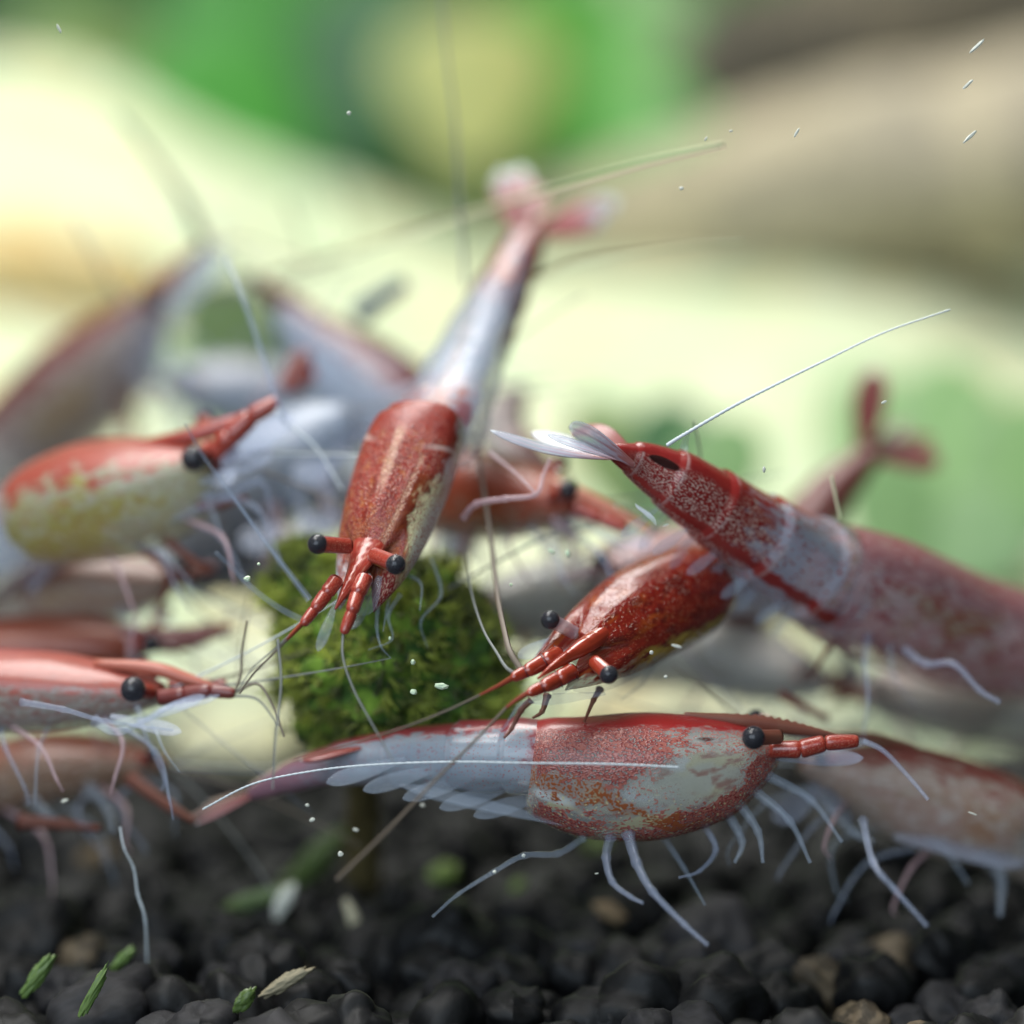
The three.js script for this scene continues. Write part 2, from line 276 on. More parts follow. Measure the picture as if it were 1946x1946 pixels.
// ---------------------------------------------------------------- background: stones, driftwood and leaves far behind the focus
function lump(at, rx, ry, rz, rot, seed, amp = 0.18, fr = 1.3, det = 48) {
  const s = S(at[2]), g = new THREE.SphereGeometry(1, det, Math.round(det * 0.7)), p = g.attributes.position, c = P(...at), q = new THREE.Quaternion().setFromAxisAngle(FW, -rot);
  for (let i = 0; i < p.count; i++) {
    const v = V(p.getX(i), p.getY(i), p.getZ(i)), k = 1 - amp * 0.5 + amp * (fbm(v.x * fr + seed, v.y * fr + 9, v.z * fr + 9) + 0.35 * noise(v.x * fr * 4 + seed, v.y * fr * 4, v.z * fr * 4 + 30));
    v.multiplyScalar(k); v.set(v.x * rx * s, v.y * ry * s, v.z * rz * s).applyQuaternion(q).add(c); p.setXYZ(i, v.x, v.y, v.z);
  }
  g.computeVertexNormals(); return g;
}
const rockTex = (a, b, c, seed, sc = 1) => { const t = texture(128, 128, (u, v) => { const [x, y, z] = cyl(u, 0, 0, 1.4 * sc, seed), yy = v * 4 * sc, k = fbm(Math.cos(6.2832 * u) * 1.4 * sc + seed, yy, Math.sin(6.2832 * u) * 1.4 * sc + seed), g = noise(Math.cos(6.2832 * u) * 7 + seed, yy * 5, Math.sin(6.2832 * u) * 7); return mixc(mixc(a, b, sst(0.38, 0.62, k)), c, 0.5 * sst(0.6, 0.8, g)); }); t.wrapS = THREE.RepeatWrapping; return t; };
const rockMat = (a, b, c, seed, sc) => phys({ map: rockTex(a, b, c, seed, sc), roughness: 0.85 });
function stone(label, at, rx, ry, rz, rot, mat, seed, name = 'pale_stone', cat = 'stone', group) {
  const t = thing(name, label, cat, P(...at), group); add('stone_body', lump(at, rx, ry, rz, rot, seed), mat, t); return t;
}
{
  const wall = new THREE.Mesh(new THREE.BoxGeometry(0.6, 0.3, 0.006), phys({ map: rockTex([0.03, 0.09, 0.025], [0.05, 0.16, 0.03], [0.03, 0.05, 0.03], 3), roughness: 0.6 }));
  wall.name = 'tank_back_wall'; wall.position.set(0, 0.14, -0.16); wall.userData = { kind: 'structure', label: 'dark green algae grown back pane of the tank' }; wall.receiveShadow = true; scene.add(wall);
}
{                                                     // a bank of pale sand and crumbled stone that rises to the plants
  const xs = [-700, -300, 0, 300, 560, 760, 1000, 1300, 1600, 2000, 2400], tops = [60, 90, 120, 185, 320, 410, 480, 470, 450, 520, 560], pos = [], uv = [], idx = [], NX = 90, NT = 46;
  for (let i = 0; i <= NX; i++) for (let j = 0; j <= NT; j++) {
    const s = i / NX, t = j / NT, x = mix(-700, 2400, s), top = cr(tops, clamp((() => { let k = 0; while (k < xs.length - 2 && xs[k + 1] < x) k++; return (k + (x - xs[k]) / (xs[k + 1] - xs[k])) / (xs.length - 1); })()));
    const d = 34 + 78 * t, py = mix(1500, top, Math.pow(t, 0.5)), q = P(x, py, d);
    q.y += 0.0028 * (fbm(q.x * 60 + 9, q.z * 60, 4) - 0.5) * sst(0, 0.15, t) + 0.0008 * (noise(q.x * 320, q.z * 320, 7) - 0.5);
    pos.push(q.x, q.y, q.z); uv.push(q.x * 12, q.z * 12);
  }
  for (let i = 0; i < NX; i++) for (let j = 0; j < NT; j++) { const p = i * (NT + 1) + j, q = p + NT + 1; idx.push(p, q, p + 1, q, q + 1, p + 1); }
  const g = new THREE.BufferGeometry(); g.setAttribute('position', new THREE.Float32BufferAttribute(pos, 3)); g.setAttribute('uv', new THREE.Float32BufferAttribute(uv, 2)); g.setIndex(idx); g.computeVertexNormals();
  const map = texture(512, 512, (u, v) => { const x = u * 9, y = v * 9, f = fbm(x * 0.55, y * 1.5, 3), k = fbm(x * 1.2 + 5, y * 2, 8), n = noise(x * 9, y * 9, 2); let c = mixc([0.66, 0.67, 0.48], [0.5, 0.6, 0.4], sst(0.3, 0.65, f)); c = mixc(c, [0.68, 0.55, 0.3], 0.75 * sst(0.55, 0.75, k)); return mixc(c, [0.5, 0.62, 0.3], 0.5 * sst(0.62, 0.8, n) * sst(0.4, 0.6, f)); });
  map.wrapS = map.wrapT = THREE.MirroredRepeatWrapping;
  const m = new THREE.Mesh(g, phys({ map, roughness: 0.9 })); m.name = 'sand_bank'; m.userData = { kind: 'structure', label: 'pale cream and greenish sand bank rising behind the shrimps' }; m.castShadow = m.receiveShadow = true; scene.add(m);
}
stone('ochre tan stone on the pale sand bank, above the far left shrimp', [70, 510, 70], 260, 95, 120, -0.12, rockMat([0.62, 0.44, 0.18], [0.66, 0.54, 0.28], [0.4, 0.3, 0.16], 19), 3, 'tan_stone');
{
  const wood = thing('driftwood_log', 'pale tan driftwood log slanting up behind the thin antennas', 'driftwood', P(1500, 420, 104));
  add('log_body', sweep([[960, 470, 112, 40, 40], [1120, 440, 110, 110, 100], [1400, 390, 106, 170, 150], [1700, 330, 100, 215, 180], [2000, 300, 96, 230, 200], [2250, 280, 94, 200, 180]], [0, 1, 0.2], null, { n: 50, m: 36, cap0: true, cap1: true, prof: (t, a) => 0.86 + 0.2 * noise(t * 5, a * 2 + 9, 3) + 0.12 * noise(t * 3, a * 7 + 9, 13) }), rockMat([0.42, 0.36, 0.25], [0.27, 0.24, 0.18], [0.54, 0.47, 0.35], 23, 1.3), wood);
  const dark = thing('dark_driftwood', 'dark brown driftwood high behind the tan log', 'driftwood', P(1600, 120, 120));
  add('log_body', sweep([[1190, 230, 124, 60, 60], [1350, 170, 122, 150, 140], [1600, 120, 120, 210, 200], [1900, 70, 120, 210, 200], [2200, 20, 120, 200, 190]], [0, 1, 0.2], null, { n: 36, m: 26, cap0: true, cap1: true, prof: (t, a) => 0.88 + 0.3 * noise(t * 6, a * 2 + 19, 7) }), rockMat([0.1, 0.085, 0.055], [0.05, 0.045, 0.035], [0.16, 0.13, 0.08], 29, 1.3), dark);
}
const leafTex = (a, b, seed) => texture(96, 96, (u, v) => { const f = fbm(u * 5 + seed, Math.cos(6.2832 * v) * 2 + 9, Math.sin(6.2832 * v) * 2), w = Math.abs((v * 4) % 2 - 1); return mixc(mixc(a, b, f), [a[0] * 1.5, a[1] * 1.35, a[2] * 1.3], 0.5 * sst(0.86, 0.97, 1 - Math.abs(((v + 0.25) % 0.5) - 0.25) * 4)); });
const leafMat = (a, b, s) => phys({ map: leafTex(a, b, s), roughness: 0.5, transmission: 0.35, thickness: 0, clearcoat: 0.2 });
const LM = { mid: leafMat([0.05, 0.3, 0.03], [0.09, 0.4, 0.05], 3), dark: leafMat([0.025, 0.13, 0.03], [0.05, 0.2, 0.05], 6), bright: leafMat([0.1, 0.4, 0.04], [0.14, 0.48, 0.07], 8), lime: leafMat([0.5, 0.52, 0.16], [0.58, 0.6, 0.22], 12), sage: leafMat([0.28, 0.5, 0.2], [0.4, 0.6, 0.28], 14), olive: leafMat([0.16, 0.26, 0.06], [0.2, 0.32, 0.08], 17) };
function plant(label, root, leaves, stemMat = LM.dark) {
  const t = thing('aquarium_plant', label, 'plant', P(...root), 'broad leaved plants out of focus behind the stones');
  leaves.forEach(([a, b, w, m, up, bend]) => {
    add('leaf', blade(a, b, w, up ?? [0.1, 0.5, 1], { thick: 0.05, bend, n: 18 }), LM[m], t);
    add('stem', tube([root, [mix(root[0], a[0], 0.5), mix(root[1], a[1], 0.55), mix(root[2], a[2], 0.5)], a], 16, 9, { n: 14 }), stemMat, t);
  });
}
plant('broad mid green plant at the upper edge, above the sand bank', [420, 420, 116], [
  [[560, 420, 112], [330, 60, 112], 170, 'mid'], [[440, 400, 118], [60, 20, 118], 190, 'olive', [0, 1, 0.6]], [[600, 420, 120], [760, -60, 120], 150, 'dark'], [[500, 300, 124], [470, -120, 124], 170, 'mid'],
  [[330, 330, 124], [-60, 110, 124], 150, 'olive', [0, 1, 0.7]], [[640, 330, 116], [640, 210, 116], 120, 'dark']]);
plant('yellow green plant with one round pale leaf, high behind the thin upright antenna', [930, 520, 112], [[[900, 325, 108], [890, 20, 108], 165, 'lime', [0, 0.25, 1]], [[800, 300, 126], [640, -20, 126], 110, 'olive']], LM.olive);
plant('bright green plant beside the round pale leaf', [1130, 520, 122], [[[1090, 330, 120], [1050, -60, 120], 150, 'bright'], [[1150, 330, 118], [1330, 70, 118], 170, 'bright', [0, 0.7, 1]], [[1160, 360, 116], [1290, 240, 116], 110, 'mid', [0, 0.8, 1]], [[1150, 240, 126], [1230, -90, 126], 160, 'sage']], LM.mid);
plant('pale green plant low behind the right shrimps', [1800, 1180, 46], [[[1740, 1120, 44], [1640, 700, 52], 110, 'sage'], [[1800, 1120, 44], [1800, 680, 50], 120, 'sage', [0, 0.6, 1]], [[1840, 1130, 42], [1990, 760, 48], 120, 'sage'], [[1780, 1130, 40], [1930, 950, 40], 100, 'sage', [0.1, 0.7, 1]], [[1720, 1140, 40], [1680, 860, 42], 90, 'sage', [0, 0.8, 1]]], LM.sage);
plant('dark green plant low between the diving shrimp and the right shrimps', [1240, 1080, 40], [[[1230, 1020, 38], [1120, 760, 42], 80, 'olive'], [[1250, 1020, 38], [1290, 760, 42], 85, 'dark'], [[1270, 1030, 36], [1420, 800, 38], 80, 'sage']], LM.dark);
plant('small dark green plant between the two far left shrimps', [430, 900, 42], [[[420, 800, 40], [440, 520, 40], 90, 'olive'], [[450, 820, 40], [520, 620, 42], 80, 'dark'], [[420, 820, 40], [360, 640, 42], 80, 'sage']], LM.dark);
// pale pebbles on the soil
const pebMat = rockMat([0.84, 0.82, 0.55], [0.74, 0.74, 0.5], [0.6, 0.5, 0.25], 31), pebMat2 = rockMat([0.82, 0.84, 0.68], [0.72, 0.76, 0.64], [0.7, 0.64, 0.42], 37);
const PB = 'pale pebbles lying on the dark soil';
[['cream pebble on the dark soil below the coral shrimp on the left', [440, 1432, 33], 118, 62, 90, -0.25, 41], ['small cream pebble between the coral shrimp and the mossy lump', [588, 1360, 35], 52, 72, 60, 0.1, 42], ['cream pebble hidden half behind the mossy lump', [500, 1250, 42], 80, 75, 70, 0.3, 43],
  ['pale pebble behind the belly of the red glossy shrimp', [1400, 1330, 40], 150, 75, 90, -0.05, 44], ['pale pebble behind the head of the speckled lower shrimp', [1560, 1370, 38], 130, 75, 90, 0.2, 45], ['wide pale pebble right behind the eye of the speckled shrimp', [1760, 1370, 40], 170, 90, 90, 0.1, 46],
  ['pale pebble under the pink shrimp behind the mossy lump', [1060, 1230, 44], 170, 120, 90, 0, 47], ['greyish pebble in shade between the left shrimps', [400, 1180, 48], 150, 90, 90, 0.1, 48],
].forEach(([l, at, a, b, c, r, s], i) => stone(l, at, a, b, c, r, i > 2 ? pebMat2 : pebMat, s, 'pebble', 'pebble', PB));
// the mossy lump that the shrimps graze on
{
  const at = [748, 1262, 5], t = thing('mossy_food_lump', 'green mossy lump under the head of the diving shrimp', 'moss ball', P(...at));
  const base = mergeGeometries([lump(at, 184, 148, 150, 0.1, 61, 0.6, 2.1, 80), lump([592, 1128, 6], 62, 74, 60, 0.2, 67, 0.5, 1.9, 40), lump([900, 1330, 5], 66, 80, 70, 0, 69, 0.5, 1.9, 40)]);
  add('lump_core', base, phys({ map: rockTex([0.035, 0.09, 0.012], [0.16, 0.28, 0.03], [0.012, 0.025, 0.006], 63, 2.4), roughness: 0.95 }), t);
  const tuft = mergeGeometries([0, 1, 2, 3].map(k => { const g = new THREE.ConeGeometry(0.1, 1, 5, 3), p = g.attributes.position; g.translate(0, 0.5, 0); for (let i = 0; i < p.count; i++) { const y = p.getY(i); p.setX(i, p.getX(i) + 0.35 * y * y * Math.cos(k * 1.6)); p.setZ(i, p.getZ(i) + 0.35 * y * y * Math.sin(k * 1.6)); } return g; }));
  tuft.computeVertexNormals();
  const N = 5200, im = new THREE.InstancedMesh(tuft, phys({ color: rgb(1, 1, 1), roughness: 0.9, transmission: 0.3, thickness: 0 }), N), r = rng(9), p = base.attributes.position, nn = base.attributes.normal, q = new THREE.Quaternion(), mm = new THREE.Matrix4();
  for (let i = 0; i < N; i++) {
    const k = Math.floor(r() * p.count), v = V(p.getX(k), p.getY(k), p.getZ(k)).sub(t.position), n = V(nn.getX(k), nn.getY(k), nn.getZ(k)).add(V(r() - 0.5, r() - 0.5, r() - 0.5).multiplyScalar(1.3)).normalize();
    const cl = noise(v.x * 1400 + 50, v.y * 1400 + 50, v.z * 1400 + 50), s = (0.2 + 0.45 * r()) * 0.001 * (0.5 + 1.3 * cl);
    v.add(V(r() - 0.5, r() - 0.5, r() - 0.5).multiplyScalar(0.0003));
    im.setMatrixAt(i, mm.compose(v, q.setFromUnitVectors(V(0, 1, 0), n), V(s, s, s)));
    const g = sst(0.3, 0.85, cl) * 0.85 + r() * 0.2; im.setColorAt(i, rgb(mix(0.014, 0.5, g), mix(0.034, 0.58, g), mix(0.005, 0.07, g)));
  }
  im.name = 'moss_tufts'; im.userData = { kind: 'stuff' }; im.castShadow = im.receiveShadow = true; t.add(im);
}
{
  const t = thing('ochre_stalk', 'ochre brown stalk holding the mossy lump above the soil', 'stalk', P(694, 1740, 14.5));
  add('stalk_body', tube([[706, 1330, 5], [696, 1440, 7.4], [690, 1540, 10], [694, 1740, 14.5]], 28, 38, { n: 24, m: 14, pow: 1.5 }), rockMat([0.12, 0.09, 0.03], [0.18, 0.14, 0.05], [0.06, 0.05, 0.025], 39, 2), t);
}
// ---------------------------------------------------------------- the diving shrimp in the middle, seen from above its back
{
  const t = thing('dwarf_shrimp', 'red shrimp diving head down on the mossy lump, clear abdomen and tail raised', 'shrimp', P(800, 1000, 2), SWARM);
  const up0 = [-0.34, 0.2, 0.92], up1 = [-0.3, 0.3, 0.9];
  const skinTex = texture(640, 640, (u, v) => {
    const a = Math.abs(v - 0.5) * 2, right = v > 0.5 ? 1 : 0, [x, y, z] = cyl(u, v, 6, 2.1, 40), f = fbm(x, y, z), g = fbm(x * 2.6, y * 2.6, z * 2.6), s = noise(x * 15, y * 15, z * 15), q = noise(x * 24, y * 24, z * 24 + 5);
    let c = mixc([0.25, 0.016, 0.012], [0.42, 0.055, 0.03], g);
    c = mixc(c, [0.42, 0.12, 0.03], 0.6 * sst(0.45, 0.75, u) * sst(0.4, 0.6, f));
    c = mixc(c, [0.46, 0.13, 0.03], 0.7 * sst(0.55, 0.75, fbm(x * 2 + 11, y * 2, z * 2)) * sst(0.2, 0.4, u)); c = mixc(c, [0.74, 0.42, 0.28], 0.66 * sst(0.62, 0.76, s * 0.7 + q * 0.3) * sst(0.22, 0.32, u));
    c = mixc(c, DEEP, 0.85 * sst(0.58, 0.74, noise(x * 14, y * 14, z * 14 + 11))); c = mixc(c, DEEP, 0.55 * sst(0.56, 0.7, fbm(x * 1.4 + 21, y * 2.8, z * 2.8)) * sst(0.3, 0.5, u));
    const gut = right * sst(0.17, 0.05, Math.abs(a - 0.27 - 0.06 * (f - 0.5))) * sst(0.42, 0.52, u) * sst(0.9, 0.76, u);
    c = mixc(c, mixc([0.09, 0.008, 0.008], [0.26, 0.05, 0.01], g), 0.95 * gut);
    const line = sst(0.028, 0.008, Math.abs(a + (f - 0.5) * 0.03)) * sst(0.25, 0.3, u) * (0.4 + 0.6 * sst(0.3, 0.5, s)); c = mixc(c, [0.6, 0.36, 0.2], 0.5 * line * sst(0.62, 0.5, u));
    const r2 = sst(0.03, 0.01, Math.abs(a - 0.22 + 0.1 * u)) * right * sst(0.36, 0.42, u); c = mixc(c, [0.7, 0.42, 0.28], 0.6 * r2 * sst(0.3, 0.55, s));
    const groove = sst(0.02, 0.006, Math.abs(u - 0.3 - 0.05 * Math.cos(a * 4))) * sst(0.1, 0.3, a); c = mixc(c, [0.72, 0.55, 0.5], 0.6 * groove);
    // the flank turns clear: cream, then milky with scattered dots
    const edge = right ? 0.46 - 0.17 * sst(0.3, 0.6, u) + 0.22 * sst(0.72, 0.9, u) : 0.52 - 0.06 * sst(0.4, 0.7, u), k = a + (g - 0.5) * 0.2;
    const out = sst(edge - 0.06, edge + 0.06, k), band = sst(edge + 0.3, edge + 0.05, a) * sst(0.35, 0.5, u);
    let fl = mixc([0.6, 0.66, 0.72, 0.72], [0.7, 0.64, 0.34, 0.92], 0.95 * band * right);
    fl = mixc(fl, [0.36, 0.07, 0.05, 0.95], sst(0.62, 0.7, s * 0.75 + q * 0.25) * 0.9); fl = mixc(fl, [0.4, 0.09, 0.07, 0.94], sst(0.62, 0.75, a) * sst(0.92, 0.8, a) * sst(0.35, 0.55, g) * (right ? 0.85 : 0.5));
    c = mixc([...c.slice(0, 3), 0.985], fl, out);
    const cheek = right * sst(0.84, 0.9, u) * sst(0.38, 0.44, a); return mixc(c, [...mixc([0.28, 0.02, 0.02], [0.66, 0.36, 0.28], sst(0.5, 0.62, s)).slice(0, 3), 0.97], cheek);
  });
  carapace(t, [[806, 788, 2.6, 70, 52, 74], [800, 812, 2.4, 84, 62, 80], [783, 850, 2.1, 92, 66, 84], [764, 905, 1.7, 94, 66, 84], [744, 960, 1.2, 90, 62, 80], [727, 1008, 0.8, 82, 56, 74], [713, 1048, 0.4, 66, 42, 64], [702, 1078, 0.1, 36, 22, 46]], up0, up0,
    shellMat(skinTex, { roughness: 0.27, clearcoat: 0.1, bumpMap: skinTex, bumpScale: 0.00007 }),
    { n: 64, m: 56, ridge: (u, a) => 0.12 * Math.exp(-a * a * 40) * sst(0.1, 0.5, u), shear: (u, a) => S(0) * 95 * Math.pow(u, 3) * (Math.exp(-Math.pow((Math.abs(a) - 1.75) / 0.42, 2)) - 0.35 * Math.exp(-Math.pow((Math.abs(a) - 0.95) / 0.3, 2))) });
  add('rostrum', sweep([[764, 900, 1.3, 7, 8, 3], [738, 955, 0.6, 12, 13, 8], [714, 1010, 0.25, 34, 15, 14], [697, 1046, -0.15, 33, 15, 14], [675, 1090, -0.85, 18, 12, 10], [656, 1124, -1.2, 10, 9, 6], [637, 1158, -1.5, 2, 3, 2]], up0, up0, { n: 40, m: 20, e: 1.1, cap0: true, cap1: true, prof: (u, a) => 1 + 0.4 * Math.exp(-a * a * 30) * Math.pow(Math.max(0, Math.sin(u * 100)), 2) * sst(0.25, 0.4, u) }), M.red, t);
  const abTex = texture(512, 512, (u, v) => {
    const a = Math.abs(v - 0.5) * 2, right = v > 0.5 ? 1 : 0, [x, y, z] = cyl(u, v, 11, 1.8, 60), f = fbm(x * 0.9, y * 0.9, z * 0.9), g = fbm(x * 2.2, y * 2.2, z * 2.2), s = noise(x * 12, y * 12, z * 12);
    let c = mixc([0.4, 0.5, 0.68, 0.32], [0.5, 0.56, 0.7, 0.46], f); c = mixc(c, [0.42, 0.42, 0.46, 0.66], 0.5 * right * sst(0.3, 0.5, a));
    const dots = sst(0.74, 0.8, s) * sst(0.3, 0.6, g + 0.2 * (1 - u)); c = mixc(c, [0.3, 0.05, 0.06, 0.9], 0.8 * dots);
    const front = sst(0.24, 0.1, u) * sst(0.42, 0.2, a) * sst(0.42, 0.62, s * 0.6 + g * 0.4 + 0.1); c = mixc(c, [0.34, 0.08, 0.04, 0.95], front);
    c = mixc(c, [0.22, 0.04, 0.06, 0.95], 0.8 * sst(0.09, 0.05, Math.hypot((u - 0.07) * 1.6, (a - 0.26) * 0.8)) * (1 - right));
    const ed = (u * 6) % 1, rim = sst(0.9, 0.97, ed) * sst(1, 0.985, ed); c = mixc(c, [0.7, 0.74, 0.82, 0.8], 0.5 * rim);
    const tail = sst(0.5, 0.66, u + (g - 0.5) * 0.35); c = mixc(c, [...mixc([0.16, 0.012, 0.012], [0.36, 0.1, 0.08], sst(0.4, 0.66, fbm(x * 1.8, y * 1.8, z * 1.8 + 9))).slice(0, 3), 0.94], tail * sst(0.36, 0.46, f + 0.16 * u));
    c = mixc(c, [0.2, 0.02, 0.025, 0.97], sst(0.08, 0.04, Math.abs(a - 0.5)) * (1 - right) * sst(0.3, 0.42, u) * sst(0.35, 0.5, g + 0.1));
    return mixc(c, [0.85, 0.85, 0.8, 0.95], 0.8 * sst(0.05, 0.02, Math.hypot((u - 0.16) * 2.4, a - 0.06)) * sst(0.5, 0.6, s));
  });
  abdomen(t, [[822, 838, 3.6, 84, 50, 90], [838, 790, 4.2, 86, 54, 80], [862, 735, 5.6, 78, 54, 68], [890, 675, 7.4, 70, 50, 60], [920, 615, 9.4, 60, 46, 54], [948, 560, 10.8, 52, 42, 46], [972, 512, 12, 45, 36, 40], [996, 462, 13.2, 36, 28, 30], [1010, 436, 13.8, 20, 14, 16]], up0, up1, shellMat(abTex, { clearcoat: 0.8, clearcoatRoughness: 0.2 }), { n: 96, m: 44 });
  add('gut', tube([[800, 800, 3.2], [826, 760, 3.9], [852, 712, 5.2], [878, 655, 6.9], [900, 600, 9.1], [930, 555, 10.6], [962, 512, 12]], 13, 8, { n: 40, m: 10 }), M.gut, t);
  const fan = add('telson', blade([1000, 455, 13.4], [1016, 352, 15], 30, up1, { thick: 0.16 }), M.fanRed, t);
  for (const [a, b, w] of [[[990, 452, 13.4], [952, 322, 14.6], 30], [[994, 450, 13.8], [986, 316, 15.6], 26], [[1014, 450, 13.4], [1150, 408, 14], 28], [[1012, 446, 13.8], [1174, 380, 15], 28]]) add('uropod', blade(a, b, w, up1, { thick: 0.1 }), M.fanWhite, t, fan);
  eye(t, [604, 1034, -1.2], 21, [664, 1038, -0.6], 15); eye(t, [752, 1073, -1.6], 21, [712, 1056, -0.6], 16);
  antennule(t, [[641, 1100, -1.1], [621, 1127, -1.4], [598, 1158, -1.6], [576, 1186, -1.8]], [15, 14, 11, 8], M.red);
  antennule(t, [[694, 1096, -0.9], [680, 1128, -1.4], [669, 1162, -1.8], [653, 1203, -2]], [17, 15, 12, 8], M.red);
  for (const [a, b, w] of [[[640, 1140, -0.8], [604, 1238, -1.6], 12], [[702, 1122, -0.6], [668, 1196, -1.4], 15], [[722, 1095, -0.5], [690, 1170, -1], 18]]) add('antennal_scale', blade(a, b, w, [-0.3, 0.1, 0.9]), M.clearLimb, t);
  antenna(t, [[588, 1140, -1.2], [556, 1098, -1.3], [500, 1024, -1.4], [440, 940, -1.6], [385, 865, -2], [352, 805, -2.6]], 8, 4, M.clearLimb); antenna(t, [[588, 1140, -1.2], [556, 1098, -1.3], [500, 1024, -1.4], [440, 940, -1.6]], 3, 2, M.paleLimb);
  antenna(t, [[582, 1182, -1.6], [530, 1155, -1.8], [480, 1118, -2], [432, 1070, -2.4], [410, 1050, -2.6]], 7, 4, M.clearLimb);
  antenna(t, [[575, 1184, -1.8], [558, 1202, -2], [540, 1220, -2.1]], 5, 3.4, M.redThread); antenna(t, [[545, 1216, -2.1], [512, 1250, -2.2], [482, 1280, -2], [455, 1318, -1.8]], 2.6, 2, M.brownThread);
  antenna(t, [[566, 1192, -1.9], [520, 1235, -2.3], [480, 1270, -2.6], [450, 1316, -2.8]], 2, 1.4, M.greyThread);
  antenna(t, [[652, 1203, -2], [652, 1250, -2.3], [672, 1310, -2.6], [704, 1370, -3], [748, 1448, -3.4]], 3, 1.6, M.greyThread);
  antenna(t, [[528, 1215, -2.2], [534, 1300, -2.6], [524, 1400, -3], [518, 1500, -3.2]], 3, 2, M.greyThread);
  for (const p of [[[770, 1090, 0.4], [800, 1110, 0.2], [798, 1160, -0.2]], [[745, 1110, 0.2], [735, 1160, -0.4], [728, 1200, -0.8]], [[760, 1130, 0], [738, 1170, -0.6], [745, 1215, -0.6], [700, 1235, -0.8]], [[720, 1130, -0.4], [716, 1190, -1], [724, 1228, -1.2], [742, 1250, -1]], [[820, 1060, 1.2], [838, 1130, 1], [800, 1180, 0.6], [812, 1230, 0.8]]]) leg(t, p, 7, 3.5, M.clearLimb);
  leg(t, [[880, 985, 2], [905, 958, 1.6], [960, 948, 1.2], [1018, 940, 1], [1032, 905, 1.4], [1046, 872, 1.8]], 9, 8, M.pinkLimb); leg(t, [[930, 860, 3], [975, 895, 2.2], [1016, 936, 1.2]], 5, 5, M.pinkLimb);
}
